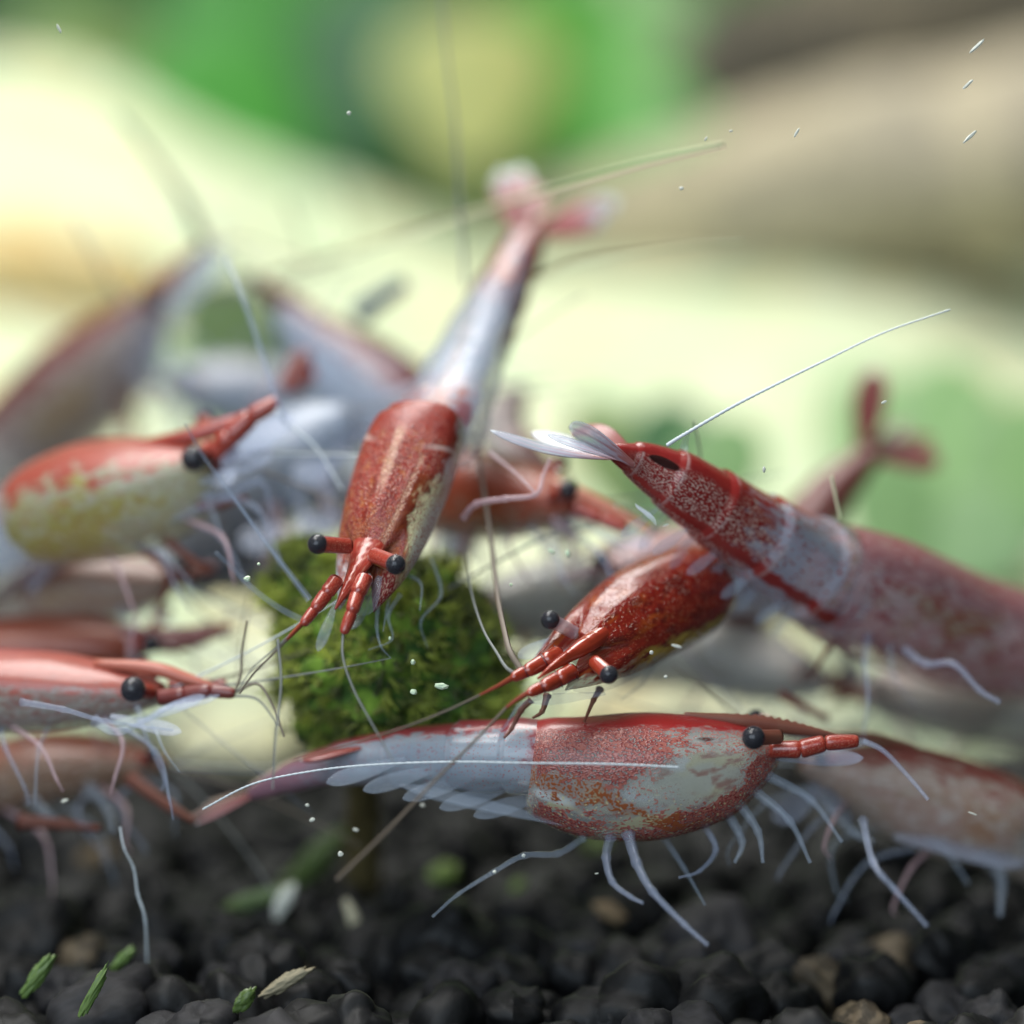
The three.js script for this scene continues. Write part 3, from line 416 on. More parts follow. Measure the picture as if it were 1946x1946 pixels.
// ---------------------------------------------------------------- the glossy red shrimp to the right, head on
{
  const t = thing('dwarf_shrimp', 'glossy deep red shrimp facing lower left beside the mossy lump, both eyes in view', 'shrimp', P(1220, 1220, 2), SWARM);
  const up0 = [-0.06, 0.5, 0.86], up1 = [0, 0.75, 0.6];
  const skinTex = texture(512, 512, (u, v) => {
    const a = Math.abs(v - 0.5) * 2, low = v > 0.5 ? 1 : 0, [x, y, z] = cyl(u, v, 6, 2, 80), f = fbm(x, y, z), g = fbm(x * 2.4, y * 2.4, z * 2.4), s = noise(x * 13, y * 13, z * 13);
    let c = mixc([0.13, 0.008, 0.007], [0.29, 0.022, 0.012], g); c = mixc(c, [0.36, 0.07, 0.012], 0.7 * sst(0.5, 0.75, f) * sst(0.4, 0.7, u)); c = mixc(c, [0.09, 0.008, 0.008], 0.7 * sst(0.52, 0.7, fbm(x * 1.6 + 4, y * 1.6, z * 1.6)) * low);
    c = mixc(c, [0.55, 0.14, 0.05], 0.35 * sst(0.68, 0.8, s)); c = mixc(c, [0.75, 0.6, 0.4], 0.6 * sst(0.87, 0.92, s));
    const yel = low * sst(0.09, 0.02, Math.abs(a - 0.5 - (f - 0.5) * 0.2)) * sst(0.2, 0.36, u) * sst(0.84, 0.7, u); c = mixc(c, [0.62, 0.5, 0.08], 0.9 * yel * sst(0.35, 0.55, g + 0.1));
    const out = sst(0.5, 0.6, a + (g - 0.5) * 0.2); let fl = mixc([0.55, 0.58, 0.56, 0.42], [0.6, 0.58, 0.34, 0.6], g * low); fl = mixc(fl, [0.3, 0.05, 0.04, 0.9], 0.7 * sst(0.66, 0.76, s));
    return mixc([...c.slice(0, 3), 0.99], fl, out);
  });
  carapace(t, [[1362, 1100, 3.8, 56, 46, 60], [1346, 1106, 3.6, 74, 62, 76], [1316, 1120, 3.2, 88, 72, 84], [1270, 1142, 2.5, 94, 76, 86], [1222, 1166, 1.7, 94, 74, 84], [1178, 1192, 1, 88, 66, 78], [1140, 1214, 0.2, 74, 50, 66], [1108, 1234, -0.4, 46, 26, 44]], up0, up0,
    shellMat(skinTex, { roughness: 0.17, clearcoat: 0.25, clearcoatRoughness: 0.05, bumpMap: skinTex, bumpScale: 0.00009 }), { n: 56, m: 52, ridge: (u, a) => 0.14 * Math.exp(-a * a * 34) * sst(0.45, 0.8, u), shear: (u, a) => S(0) * 105 * Math.pow(u, 3) * (Math.exp(-Math.pow((Math.abs(a) - 1.9) / 0.4, 2)) - 0.35 * Math.exp(-Math.pow((Math.abs(a) - 0.95) / 0.3, 2))) });
  add('rostrum', sweep([[1250, 1134, 1.3, 6, 9, 4], [1200, 1167, 0.45, 9, 12, 6], [1160, 1194, -0.1, 16, 15, 10], [1120, 1222, -0.8, 19, 16, 12], [1080, 1248, -1.4, 13, 14, 9], [1050, 1268, -1.9, 8, 10, 6], [1022, 1290, -2.3, 2, 3, 2]], up0, up0, { n: 40, m: 18, e: 1.1, cap0: true, cap1: true, prof: (u, a) => 1 + 0.35 * Math.exp(-a * a * 30) * Math.pow(Math.max(0, Math.sin(u * 110)), 2) }), M.glossRed, t);
  abdomen(t, [[1356, 1104, 5.2, 58, 52, 66], [1390, 1096, 6.2, 62, 54, 70], [1440, 1098, 8, 60, 54, 66], [1492, 1116, 10, 56, 50, 58], [1540, 1146, 12, 50, 44, 50], [1580, 1184, 14, 42, 36, 40], [1604, 1225, 15.5, 30, 26, 28], [1616, 1260, 16.4, 16, 14, 14]], up0, up1, skin({ back: [0.3, 0.05, 0.04], bo: 0.3, flank: [0.5, 0.58, 0.66], fa: 0.7, sp: 0.25, seed: 14 }));
  const fan = add('telson', blade([1612, 1250, 16.2], [1634, 1320, 17], 24, up1), M.fanClear, t); for (const [b, w] of [[[1600, 1330, 17.4], 26], [[1662, 1310, 17], 26]]) add('uropod', blade([1612, 1250, 16.4], b, w, up1), M.fanClear, t, fan);
  const clearStalk = phys({ color: rgb(0.5, 0.4, 0.44), transparent: true, opacity: 0.5, roughness: 0.3, clearcoat: 0.6 });
  eye(t, [1046, 1178, -0.6], 20, [1094, 1204, -0.2], 13, { stalk: clearStalk }); eye(t, [1157, 1282, -1.8], 19, [1130, 1258, -1.1], 15, { stalk: M.glossRed });
  antennule(t, [[1062, 1240, -1.1], [1036, 1256, -1.6], [1000, 1276, -2], [974, 1288, -2.2]], [16, 15.5, 12, 8], M.glossRed, true);
  antennule(t, [[1090, 1274, -1.6], [1062, 1290, -2], [1032, 1305, -2.4], [1004, 1318, -2.6]], [17, 16, 12, 8], M.glossRed, true);
  antenna(t, [[974, 1288, -2.2], [948, 1303, -2.4], [910, 1322, -2.6]], 6, 2.6, M.redThread); antenna(t, [[912, 1321, -2.6], [850, 1350, -2.9], [760, 1385, -3.2], [650, 1418, -3.6], [560, 1446, -4]], 2.6, 1.6, M.brownThread);
  antenna(t, [[1002, 1318, -2.6], [982, 1330, -2.7], [962, 1345, -2.8]], 6, 3, M.redThread); antenna(t, [[962, 1345, -2.8], [900, 1410, -3.2], [830, 1480, -3.8], [740, 1575, -4.4], [640, 1672, -5]], 2.8, 3.4, M.brownThread, { pow: 2 });
  antenna(t, [[990, 1272, -1.9], [970, 1240, -1.6], [960, 1205, -1], [946, 1136, 0.5], [935, 1043, 2], [922, 950, 3.4], [905, 850, 5]], 6.5, 4, M.brownThread); antenna(t, [[1000, 1286, -2.1], [966, 1272, -2], [944, 1240, -1.4], [918, 1195, -0.4], [896, 1125, 1], [884, 1040, 3]], 4, 1.6, M.greyThread);
  for (const [a, b, w] of [[[1150, 1318, -0.8], [1004, 1334, -2.2], 13], [[1064, 1210, -0.2], [985, 1250, -1], 16], [[1090, 1236, -0.8], [1010, 1262, -1.6], 15], [[1110, 1275, -1], [1050, 1318, -1.8], 16]]) add('antennal_scale', blade(a, b, w, [0, 0.6, 0.8]), M.clearLimb, t);
  add('cheek_plate', blade([1310, 1215, 3.4], [1090, 1312, -1], 30, [0.4, 0.6, 0.6], { thick: 0.14 }), M.clearLimb, t);
  for (const p of [[[1010, 1330, -2], [990, 1350, -2], [972, 1385, -2], [958, 1402, -2.2]], [[1140, 1310, 0], [1128, 1330, -0.4], [1110, 1372, -0.6]], [[1040, 1322, -1.4], [1030, 1352, -1.8], [1012, 1365, -1.8]]]) leg(t, p, 9, 6, M.brownRed);
  leg(t, [[1030, 1325, -1.8], [990, 1338, -2.2], [960, 1380, -2.4], [935, 1412, -2.6]], 6, 4, M.clearLimb); leg(t, [[1240, 1260, 2], [1220, 1300, 1.8], [1180, 1330, 1.4]], 9, 6, M.clearLimb);
}
// ---------------------------------------------------------------- the shrimp on the right that turns its tail to the middle
{
  const t = thing('dwarf_shrimp', 'speckled red shrimp stretched to the right, its clear tail blades pointing at the diving shrimp', 'shrimp', P(1560, 1180, 4), SWARM);
  const up0 = [0.3, 0.86, 0.4];
  const abTex = texture(640, 512, (u, v) => {            // u = 0 at the tail
    const a = Math.abs(v - 0.5) * 2, [x, y, z] = cyl(u, v, 11, 1.9, 100), f = fbm(x * 0.8, y * 0.8, z * 0.8), g = fbm(x * 2, y * 2, z * 2), s = noise(x * 11, y * 11, z * 11), q = noise(x * 6.5, y * 6.5, z * 6.5);
    const ed = 1 - (u * 6) % 1, rim = sst(0.9, 0.97, ed) * sst(1, 0.985, ed);
    const red = sst(0.72, 0.56, u + (g - 0.5) * 0.2);
    let c = mixc([0.46, 0.52, 0.68, 0.38], [0.56, 0.58, 0.68, 0.52], f); c = mixc(c, [0.3, 0.05, 0.03, 0.95], sst(0.76, 0.82, q));
    let r = mixc([0.3, 0.025, 0.02], [0.22, 0.016, 0.018], g); r = mixc(r, [0.66, 0.42, 0.36], 0.8 * sst(0.5, 0.62, s * 0.8 + q * 0.2) * sst(0.2, 0.4, a + 0.3 * (f - 0.5)) * sst(0.1, 0.2, u));
    c = mixc(c, [...r.slice(0, 3), 0.97], red); c = mixc(c, [0.03, 0.008, 0.008, 1], sst(0.065, 0.05, Math.hypot((u - 0.26) * 0.9, (a - 0.28) * 0.8)) * (v > 0.5 ? 0 : 1));
    c = mixc(c, [0.32, 0.03, 0.025, 0.96], sst(0.07, 0.03, Math.abs(a - 0.68 - 0.06 * (g - 0.5))) * sst(0.12, 0.2, u)); c = mixc(c, [0.3, 0.04, 0.04, 0.95], sst(0.12, 0.05, a + (g - 0.5) * 0.2) * sst(0.9, 0.7, u));
    c = mixc(c, [0.66, 0.5, 0.48, 0.9], 0.4 * rim * sst(0.35, 0.6, f));
    return mixc(c, [0.55, 0.3, 0.16, 0.95], 0.7 * sst(0.86, 1, u) * sst(0.3, 0.5, g) * sst(0.5, 0.3, a));
  });
  abdomen(t, [[1150, 852, -0.2, 9, 9, 9], [1186, 866, 0, 22, 26, 24], [1232, 886, 0.4, 38, 44, 42], [1290, 918, 0.8, 56, 58, 58], [1352, 955, 1.4, 66, 64, 70], [1420, 1000, 2.2, 74, 72, 80], [1490, 1042, 3.2, 80, 80, 92], [1560, 1082, 4.4, 84, 88, 104], [1610, 1104, 5.2, 80, 86, 100]], up0, [0.3, 0.9, 0.3], shellMat(abTex, { roughness: 0.22, clearcoat: 0.3, clearcoatRoughness: 0.1, bumpMap: abTex, bumpScale: 0.00005 }), { n: 96, m: 44, cap0: true, cap1: false, prof: (u, a) => { const f = 1 - (u * 6) % 1; return 1 + 0.09 * f * f + (Math.abs(a) > 1.9 ? 0.05 * Math.sin(Math.PI * f) : 0); } });
  const cp = skin({ seed: 21, back: [0.22, 0.03, 0.04], bw: 0.26, bo: 0.7, flank: [0.7, 0.5, 0.54], fa: 0.6, sp: 0.95, spc: [0.3, 0.035, 0.04], belly: [0.34, 0.2, 0.07], bu: 0.46, bv: 0.44, bru: 0.36, brv: 0.22, size: 256 });
  carapace(t, [[1568, 1090, 4.6, 84, 100, 108], [1600, 1104, 5, 92, 108, 122], [1680, 1136, 6, 96, 118, 130], [1760, 1166, 7, 96, 112, 126], [1840, 1196, 8, 98, 106, 118], [1940, 1222, 9, 92, 96, 108], [2030, 1250, 9.8, 70, 66, 82], [2100, 1276, 10.4, 36, 30, 42]], up0, [0.3, 0.9, 0.3], cp, { organs: OR.pink });
  add('rostrum', sweep([[1990, 1170, 9, 8, 12, 6], [2080, 1220, 10, 8, 12, 8], [2190, 1290, 11, 2, 3, 2]], up0, up0, { n: 16, m: 12, cap0: true, cap1: true }), M.red, t);
  eye(t, [2090, 1262, 7.4], 22, [2055, 1255, 8.2], 14); eye(t, [2096, 1245, 12.6], 21, [2060, 1240, 11.4], 14);
  antennule(t, [[2105, 1280, 9.4], [2145, 1300, 9.6], [2185, 1322, 9.8]], [15, 12, 8], M.red); antenna(t, [[2120, 1300, 8.8], [2200, 1370, 7], [2240, 1480, 4]], 6, 3, M.paleLimb);
  add('gut', tube([[1450, 958, 2.2], [1505, 990, 3], [1560, 1026, 4], [1605, 1064, 5]], 13, 16, { n: 24, m: 10 }), M.gutPale, t);
  const fan = add('telson', blade([1180, 872, -0.4], [932, 818, 0], 15, [0.1, 0.8, 0.55], { thick: 0.4, bend: [0, 12] }), M.fanClear, t);
  add('uropod', blade([1205, 884, -1.2], [1082, 812, -2.4], 26, [0.5, 0.5, 0.8], { bend: [-6, -10], thick: 0.12 }), M.fanClear, t, fan); add('uropod', blade([1200, 880, -0.8], [1040, 826, -1], 17, [0.3, 0.8, 0.5], { thick: 0.2 }), M.fanClear, t, fan); add('uropod', blade([1190, 876, 0.6], [1012, 822, 2.4], 24, [0.2, 0.7, 0.7]), M.fanClear, t, fan);
  add('uropod', blade([1200, 862, 0.6], [1086, 822, 2], 22, [-0.2, 0.8, 0.5], { bend: [0, -22] }), M.fanRed, t, fan);
  for (const [x, y, d] of [[1250, 985, 0.6], [1310, 1020, 1], [1375, 1058, 1.6], [1440, 1102, 2.4], [1505, 1150, 3.4]]) { add('swimmeret', blade([x, y - 18, d], [x - 70, y + 34, d - 0.4], 11, [0.4, 0.5, 0.7], { thick: 0.12 }), M.clearLimb, t); add('swimmeret', blade([x + 12, y - 10, d + 1], [x - 36, y + 60, d + 0.6], 11, [0.6, 0.3, 0.7], { thick: 0.12 }), M.clearLimb, t); }
  for (let i = 0; i < 9; i++) add('bristle', tube([[1208 + i * 3, 958 + i * 2, 0], [1212 + i * 4, 966 + i * 2.5, -0.1], [1222 + i * 3, 974 + i * 3, -0.2]], 1.3, 0.7, { n: 5, m: 5 }), M.thread, t);
  leg(t, [[1650, 1210, 4.4], [1644, 1260, 3.4], [1650, 1330, 3], [1640, 1400, 3]], 11, 6, M.paleLimb); leg(t, [[1720, 1235, 4], [1760, 1262, 3], [1812, 1262, 2.4], [1862, 1312, 2], [1900, 1335, 1.8]], 10, 12, M.paleLimb); leg(t, [[1690, 1225, 5], [1700, 1290, 4.6], [1740, 1340, 5]], 10, 6, M.clearLimb); leg(t, [[1600, 1190, 5], [1570, 1240, 5], [1540, 1290, 5.4]], 10, 6, M.brownRed);
  antenna(t, [[1268, 846, -0.6], [1300, 826, -0.9], [1390, 774, -1.2], [1480, 728, -1.6], [1570, 684, -1.8], [1680, 632, -2], [1806, 588, -2.2]], 3.8, 1.3, M.thread, { n: 170, bead: true });
  add('uropod_spine', tube([[1300, 852, -0.2], [1304, 836, -0.5], [1310, 822, -0.8]], 9, 3, { n: 8, m: 8 }), M.clearLimb, t);
}
// ---------------------------------------------------------------- the speckled shrimp at the front, facing right
DZ = 2.1;
{
  const t = thing('dwarf_shrimp', 'mottled red and clear shrimp lying along the soil, facing right with one dark eye', 'shrimp', P(1230, 1600, -2), SWARM);
  const up0 = [0.02, 0.95, 0.28], up1 = [-0.15, 0.95, 0.2];
  const skinTex = texture(640, 640, (u, v) => {
    const a = Math.abs(v - 0.5) * 2, [x, y, z] = cyl(u, v, 7, 1.9, 130), f = fbm(x, y, z), g = fbm(x * 2.3, y * 2.3, z * 2.3), s = noise(x * 10, y * 10, z * 10);
    const w = noise(x * 17, y * 17, z * 17), st = s * 0.45 + w * 0.55, fine = noise(x * 26, y * 26, z * 26 + 3);
    let c = mixc([0.46, 0.48, 0.46, 0.3], [0.62, 0.62, 0.6, 0.5], g * 0.6 + fine * 0.4);
    c = mixc(c, [0.56, 0.5, 0.26, 0.92], 0.75 * sst(0.5, 0.68, f) * sst(0.4, 0.5, a));
    c = mixc(c, [0.7, 0.74, 0.76, 0.92], 0.8 * sst(0.1, 0.04, Math.hypot((u - 0.14) * 0.8, (a - 0.56) * 2.2)));
    const R = mixc([0.24, 0.025, 0.028], [0.46, 0.15, 0.12], sst(0.35, 0.65, st)).slice(0, 3);
    const m1 = sst(0.32, 0.2, Math.hypot((u - 0.18) * 0.7, (a - 0.22) * 1.05) + (g - 0.5) * 0.22), m2 = sst(0.055, 0.02, Math.abs(a - 0.5 - 0.22 * sst(0.25, 0.6, u) + (g - 0.5) * 0.14)) * sst(0.66, 0.5, u), m3 = sst(0.12, 0.05, Math.abs(a - 0.74 + 0.06 * u + (g - 0.5) * 0.22)) * sst(0.04, 0.1, u) * sst(0.38, 0.24, u), m4 = Math.max(sst(0.11, 0.04, Math.abs(a - 1.02 + u * 0.6 + (g - 0.5) * 0.24)) * sst(0.42, 0.5, u), sst(0.2, 0.08, Math.hypot((u - 0.52) * 0.8, a - 0.76) + (g - 0.5) * 0.2));
    const patch = Math.max(m1, m3, m4), dens = clamp(0.36 + 0.75 * patch + 0.3 * sst(0.55, 0.85, u) + 0.25 * sst(0.75, 0.95, a));
    c = mixc(c, [...R, 0.95], sst(0.86 - 0.6 * dens, 1.0 - 0.6 * dens, st + 0.12 * (g - 0.3)));
    c = mixc(c, [0.36, 0.1, 0.035, 0.95], m2 * (0.45 + 0.55 * sst(0.4, 0.6, st)));
    c = mixc(c, [0.04, 0.012, 0.012, 0.97], 0.8 * sst(0.05, 0.02, Math.hypot((u - 0.62) * 0.9, (a - 0.2) * 2)));
    c = mixc(c, [0.7, 0.62, 0.34, 0.94], 0.7 * sst(0.8, 0.92, noise(x * 8 + 3, y * 8, z * 8)) * sst(0.45, 0.55, a));
    const top = sst(0.16, 0.07, a + (g - 0.5) * 0.12); c = mixc(c, [0.33, 0.022, 0.022, 0.98], top);
    return mixc(c, [0.46, 0.47, 0.4, 0.25], 0.85 * sst(0.15, 0.1, Math.hypot((u - 0.6) * 0.95, (a - 0.43) * 1.0) + (g - 0.5) * 0.06));
  });
  carapace(t, [[1010, 1452, -2, 70, 84, 90], [1040, 1456, -2, 84, 92, 106], [1110, 1466, -2, 96, 104, 124], [1190, 1470, -2, 102, 114, 130], [1270, 1466, -2, 102, 110, 124], [1340, 1456, -1.9, 94, 96, 110], [1400, 1440, -1.8, 78, 74, 84], [1446, 1422, -1.7, 52, 44, 50], [1470, 1410, -1.6, 24, 22, 24]], up0, up0, shellMat(skinTex, { roughness: 0.24, clearcoat: 0.15, bumpMap: skinTex, bumpScale: 0.00005 }), { organs: OR.pale, n: 60, m: 48, prof: (u, a) => 1 + 0.02 * Math.sin(u * 30) * Math.exp(-Math.pow((Math.abs(a) - 2.2) / 0.5, 2)) });
  add('rostrum', sweep([[1300, 1362, -2, 6, 10, 4], [1400, 1371, -1.9, 12, 14, 8], [1470, 1380, -1.8, 12, 15, 12], [1540, 1390, -1.7, 8, 10, 9], [1610, 1402, -1.6, 2, 3, 2]], up0, up0, { n: 36, m: 16, cap0: true, cap1: true, prof: (u, a) => 1 + 0.4 * Math.exp(-a * a * 30) * Math.pow(Math.max(0, Math.sin(u * 110)), 2) }), M.brownRed, t);
  const abTex = texture(512, 384, (u, v) => {
    const a = Math.abs(v - 0.5) * 2, [x, y, z] = cyl(u, v, 12, 1.9, 160), f = fbm(x * 0.8, y * 0.8, z * 0.8), g = fbm(x * 2, y * 2, z * 2), s = noise(x * 9, y * 9, z * 9);
    let c = mixc([0.4, 0.48, 0.58, 0.42], [0.5, 0.56, 0.62, 0.56], f); c = mixc(c, [0.3, 0.05, 0.06, 0.92], 0.8 * sst(0.75, 0.82, s));
    c = mixc(c, [0.26, 0.03, 0.04, 0.95], sst(0.2, 0.1, a + (g - 0.5) * 0.24) * sst(0.05, 0.1, u)); c = mixc(c, [0.26, 0.04, 0.05, 0.93], sst(0.12, 0.05, u + (g - 0.5) * 0.1) * sst(0.55, 0.45, a)); 
    const ed = (u * 6) % 1; c = mixc(c, [0.6, 0.6, 0.66, 0.75], 0.35 * sst(0.4, 0.6, f) * sst(0.88, 0.97, ed) * sst(1, 0.985, ed));
    return mixc(c, [0.3, 0.12, 0.16, 0.9], sst(0.55, 0.8, u + (g - 0.5) * 0.3) * 0.9);
  });
  abdomen(t, [[1040, 1442, -1.9, 78, 72, 62], [980, 1438, -1.8, 74, 70, 62], [900, 1436, -1.4, 68, 64, 62], [800, 1436, -0.8, 60, 54, 58], [700, 1440, 0, 50, 42, 48], [610, 1456, 0.8, 40, 32, 36], [530, 1484, 1.5, 30, 24, 26], [480, 1506, 2, 18, 14, 14]], up0, up1, shellMat(abTex, { roughness: 0.3, clearcoat: 0.8, clearcoatRoughness: 0.12 }), { n: 96 });
  const tf = shellMat(fanTex([0.24, 0.05, 0.06], [0.26, 0.12, 0.14], [0.3, 0.2, 0.22], 0.7, 0.7));
  const fan = add('telson', blade([496, 1498, 1.9], [382, 1536, 2.8], 16, up1), tf, t); for (const [b, w] of [[[352, 1556, 2.4], 22], [[372, 1566, 1.4], 20], [[396, 1524, 3.6], 20]]) add('uropod', blade([500, 1500, 1.9], b, w, up1), tf, t, fan);
  add('uropod', blade([690, 1420, -0.6], [570, 1445, -0.8], 26, up1, { thick: 0.3 }), M.fanRed, t, fan);
  for (const [x, y] of [[1050, 1545], [985, 1530], [915, 1512], [840, 1496], [770, 1482]]) add('swimmeret', blade([x, y - 40, -1.8], [x - 150, y + 6, -2.2], 17, [0.2, 0.5, 0.8], { thick: 0.12 }), M.clearLimb, t);
  add('swimmeret', blade([1090, 1570, -2.6], [760, 1492, -2], 20, [0.2, 0.8, 0.5], { thick: 0.5 }), M.clearLimb, t);
  eye(t, [1432, 1402, -3.4], 24, [1480, 1400, -2.8], 14, { stalk: M.brownRed }); eye(t, [1436, 1366, 0.4], 19, [1470, 1375, 0], 12);
  antennule(t, [[1462, 1424, -2.4], [1520, 1424, -2.5], [1568, 1412, -2.5], [1632, 1408, -2.5]], [17, 18, 15, 10], M.red);
  add('antennal_scale', blade([1470, 1440, -2.2], [1640, 1440, -2], 22, [0.1, 0.7, 0.6]), M.paleLimb, t); add('antennal_scale', blade([1480, 1430, -1], [1650, 1408, -0.4], 18, [0.1, 0.8, 0.5]), M.clearLimb, t);
  antenna(t, [[1640, 1408, -2.4], [1680, 1428, -2.6], [1730, 1480, -2.8], [1764, 1520, -3]], 6, 4, M.paleLimb);
  antenna(t, [[1290, 1458, -4.4], [1160, 1452, -4.5], [1000, 1450, -4.4], [850, 1448, -4.2], [700, 1454, -3.8], [590, 1466, -3.4], [480, 1490, -3], [385, 1538, -2.6]], 2.2, 1.9, M.thread, { n: 200, bead: true });
  leg(t, [[1110, 1592, -2.4], [1060, 1622, -3], [996, 1626, -3.4], [940, 1656, -3.6], [870, 1700, -3.6], [822, 1742, -3.4]], 10, 7, M.clearLimb); leg(t, [[1160, 1590, -2.6], [1152, 1630, -3.4], [1164, 1676, -4], [1198, 1704, -4.4], [1222, 1716, -4.6]], 13, 9, M.paleLimb);
  leg(t, [[1194, 1586, -3], [1210, 1640, -3.8], [1240, 1694, -4.4], [1300, 1756, -5], [1345, 1796, -5.4]], 15, 10, M.paleLimb); leg(t, [[1260, 1590, -1.6], [1300, 1650, -1.6], [1340, 1720, -1.8]], 10, 6, M.clearLimb); leg(t, [[1340, 1570, -1.8], [1360, 1615, -2], [1330, 1655, -2.4], [1290, 1668, -2.6]], 10, 7, M.paleLimb);
  for (const p of [[[1400, 1520, -2.2], [1440, 1580, -2.6], [1450, 1640, -2.8]], [[1430, 1500, -2.2], [1500, 1560, -2.6], [1540, 1640, -2.8]], [[1450, 1470, -2.2], [1540, 1520, -2.4], [1600, 1600, -2.6]], [[1380, 1540, -2], [1410, 1600, -2.4], [1396, 1640, -2.6]]]) leg(t, p, 15, 9, M.clearLimb);
}
DZ = 0;
// ---------------------------------------------------------------- the others, more or less out of focus
// o: carapace, abdomen stations (front of the carapace last, end of the tail last), up vectors, skin, then loose parts
function other(label, base, o) {
  const t = thing('dwarf_shrimp', label, 'shrimp', P(...base), SWARM), sk = skin(o.skin);
  if (o.car) carapace(t, o.car, o.up, o.up, sk, { n: 32, m: 30, organs: o.organs ?? OR.pale });
  if (o.abd) abdomen(t, o.abd, o.up, o.up1 ?? o.up, skin({ ...o.skin, belly: undefined, bo: o.abo ?? 0.5, seed: (o.skin.seed ?? 1) + 50, ...o.askin }), { n: 60, m: 28 });
  if (o.ros) add('rostrum', sweep(o.ros, o.up, o.up, { n: 20, m: 14, cap0: true, cap1: true }), o.rm ?? M.red, t);
  for (const e of o.eyes ?? []) eye(t, e[0], e[1], e[2], e[3] ?? 12);
  for (const a of o.ann ?? []) antennule(t, a[0], a[1], a[2] ?? M.red);
  for (const s of o.scales ?? []) add('antennal_scale', blade(s[0], s[1], s[2], s[3] ?? [0, 0.6, 0.8]), s[4] ?? M.paleLimb, t);
  if (o.car) {
    const r = rng(Math.round(base[0] * 7 + base[1])), n = o.car.length, down = [-o.up[0], -o.up[1]], hd = o.car[n - 1], bk = o.car[n - 3], fl = Math.hypot(hd[0] - bk[0], hd[1] - bk[1]), fw = [(hd[0] - bk[0]) / fl, (hd[1] - bk[1]) / fl];
    for (let i = 0; i < 7; i++) {                      // slender walking legs from the belly
      const c = o.car[Math.max(1, n - 2 - Math.floor(i * 0.6))], b = c[5] ?? c[4], L = 70 + 70 * r(), sp = (r() - 0.35) * 1.4, dz = -0.5 - 1.6 * r();
      const q = [c[0] + down[0] * b * 0.8, c[1] - down[1] * b * 0.8, c[2] - 0.4], k = [q[0] + (fw[0] * sp + down[0] * 0.5) * L, q[1] + (fw[1] * sp - down[1] * 0.5) * L, q[2] + dz], e = [k[0] + (fw[0] * 0.9 * (r() - 0.3) + down[0]) * L * 0.7, k[1] + (fw[1] * 0.9 * (r() - 0.3) - down[1]) * L * 0.7, k[2] + dz * 0.3], z = [e[0] + (r() - 0.3) * 40, e[1] + 16 + r() * 30, e[2]];
      leg(t, [q, k, e, z], 8, 4, [M.paleLimb, M.clearLimb, M.pinkLimb][i % 3], { m: 6 });
    }
    for (let i = 0; i < 4; i++) {                      // whip antennas from the head
      const a = (r() - 0.5) * 1.7, f = [fw[0] * Math.cos(a) - fw[1] * Math.sin(a), fw[0] * Math.sin(a) + fw[1] * Math.cos(a)], L = 260 + 240 * r(), bend = (r() - 0.5) * 120, dz = (r() - 0.6) * 5, pt = u => [hd[0] + f[0] * L * u - f[1] * bend * u * u, hd[1] + f[1] * L * u + f[0] * bend * u * u, hd[2] + dz * u];
      antenna(t, [pt(0), pt(0.35), pt(0.7), pt(1)], i === 3 ? 2.2 : 3.2, 1, [M.greyThread, M.paleLimb, M.brownThread, M.thread][i], { n: 36, m: 5 });
    }
  }
  let fan; for (const f of o.fan ?? []) { const m = add(fan ? 'uropod' : 'telson', blade(f[0], f[1], f[2], o.up1 ?? o.up), f[3] ?? M.fanRed, t, fan); fan ??= m; }
  for (const l of o.legs ?? []) leg(t, l[0], l[1] ?? 10, l[2] ?? 6, l[3]);
  for (const a of o.ant ?? []) antenna(t, a[0], a[1], a[2], a[3] ?? M.paleLimb);
  return t;
}
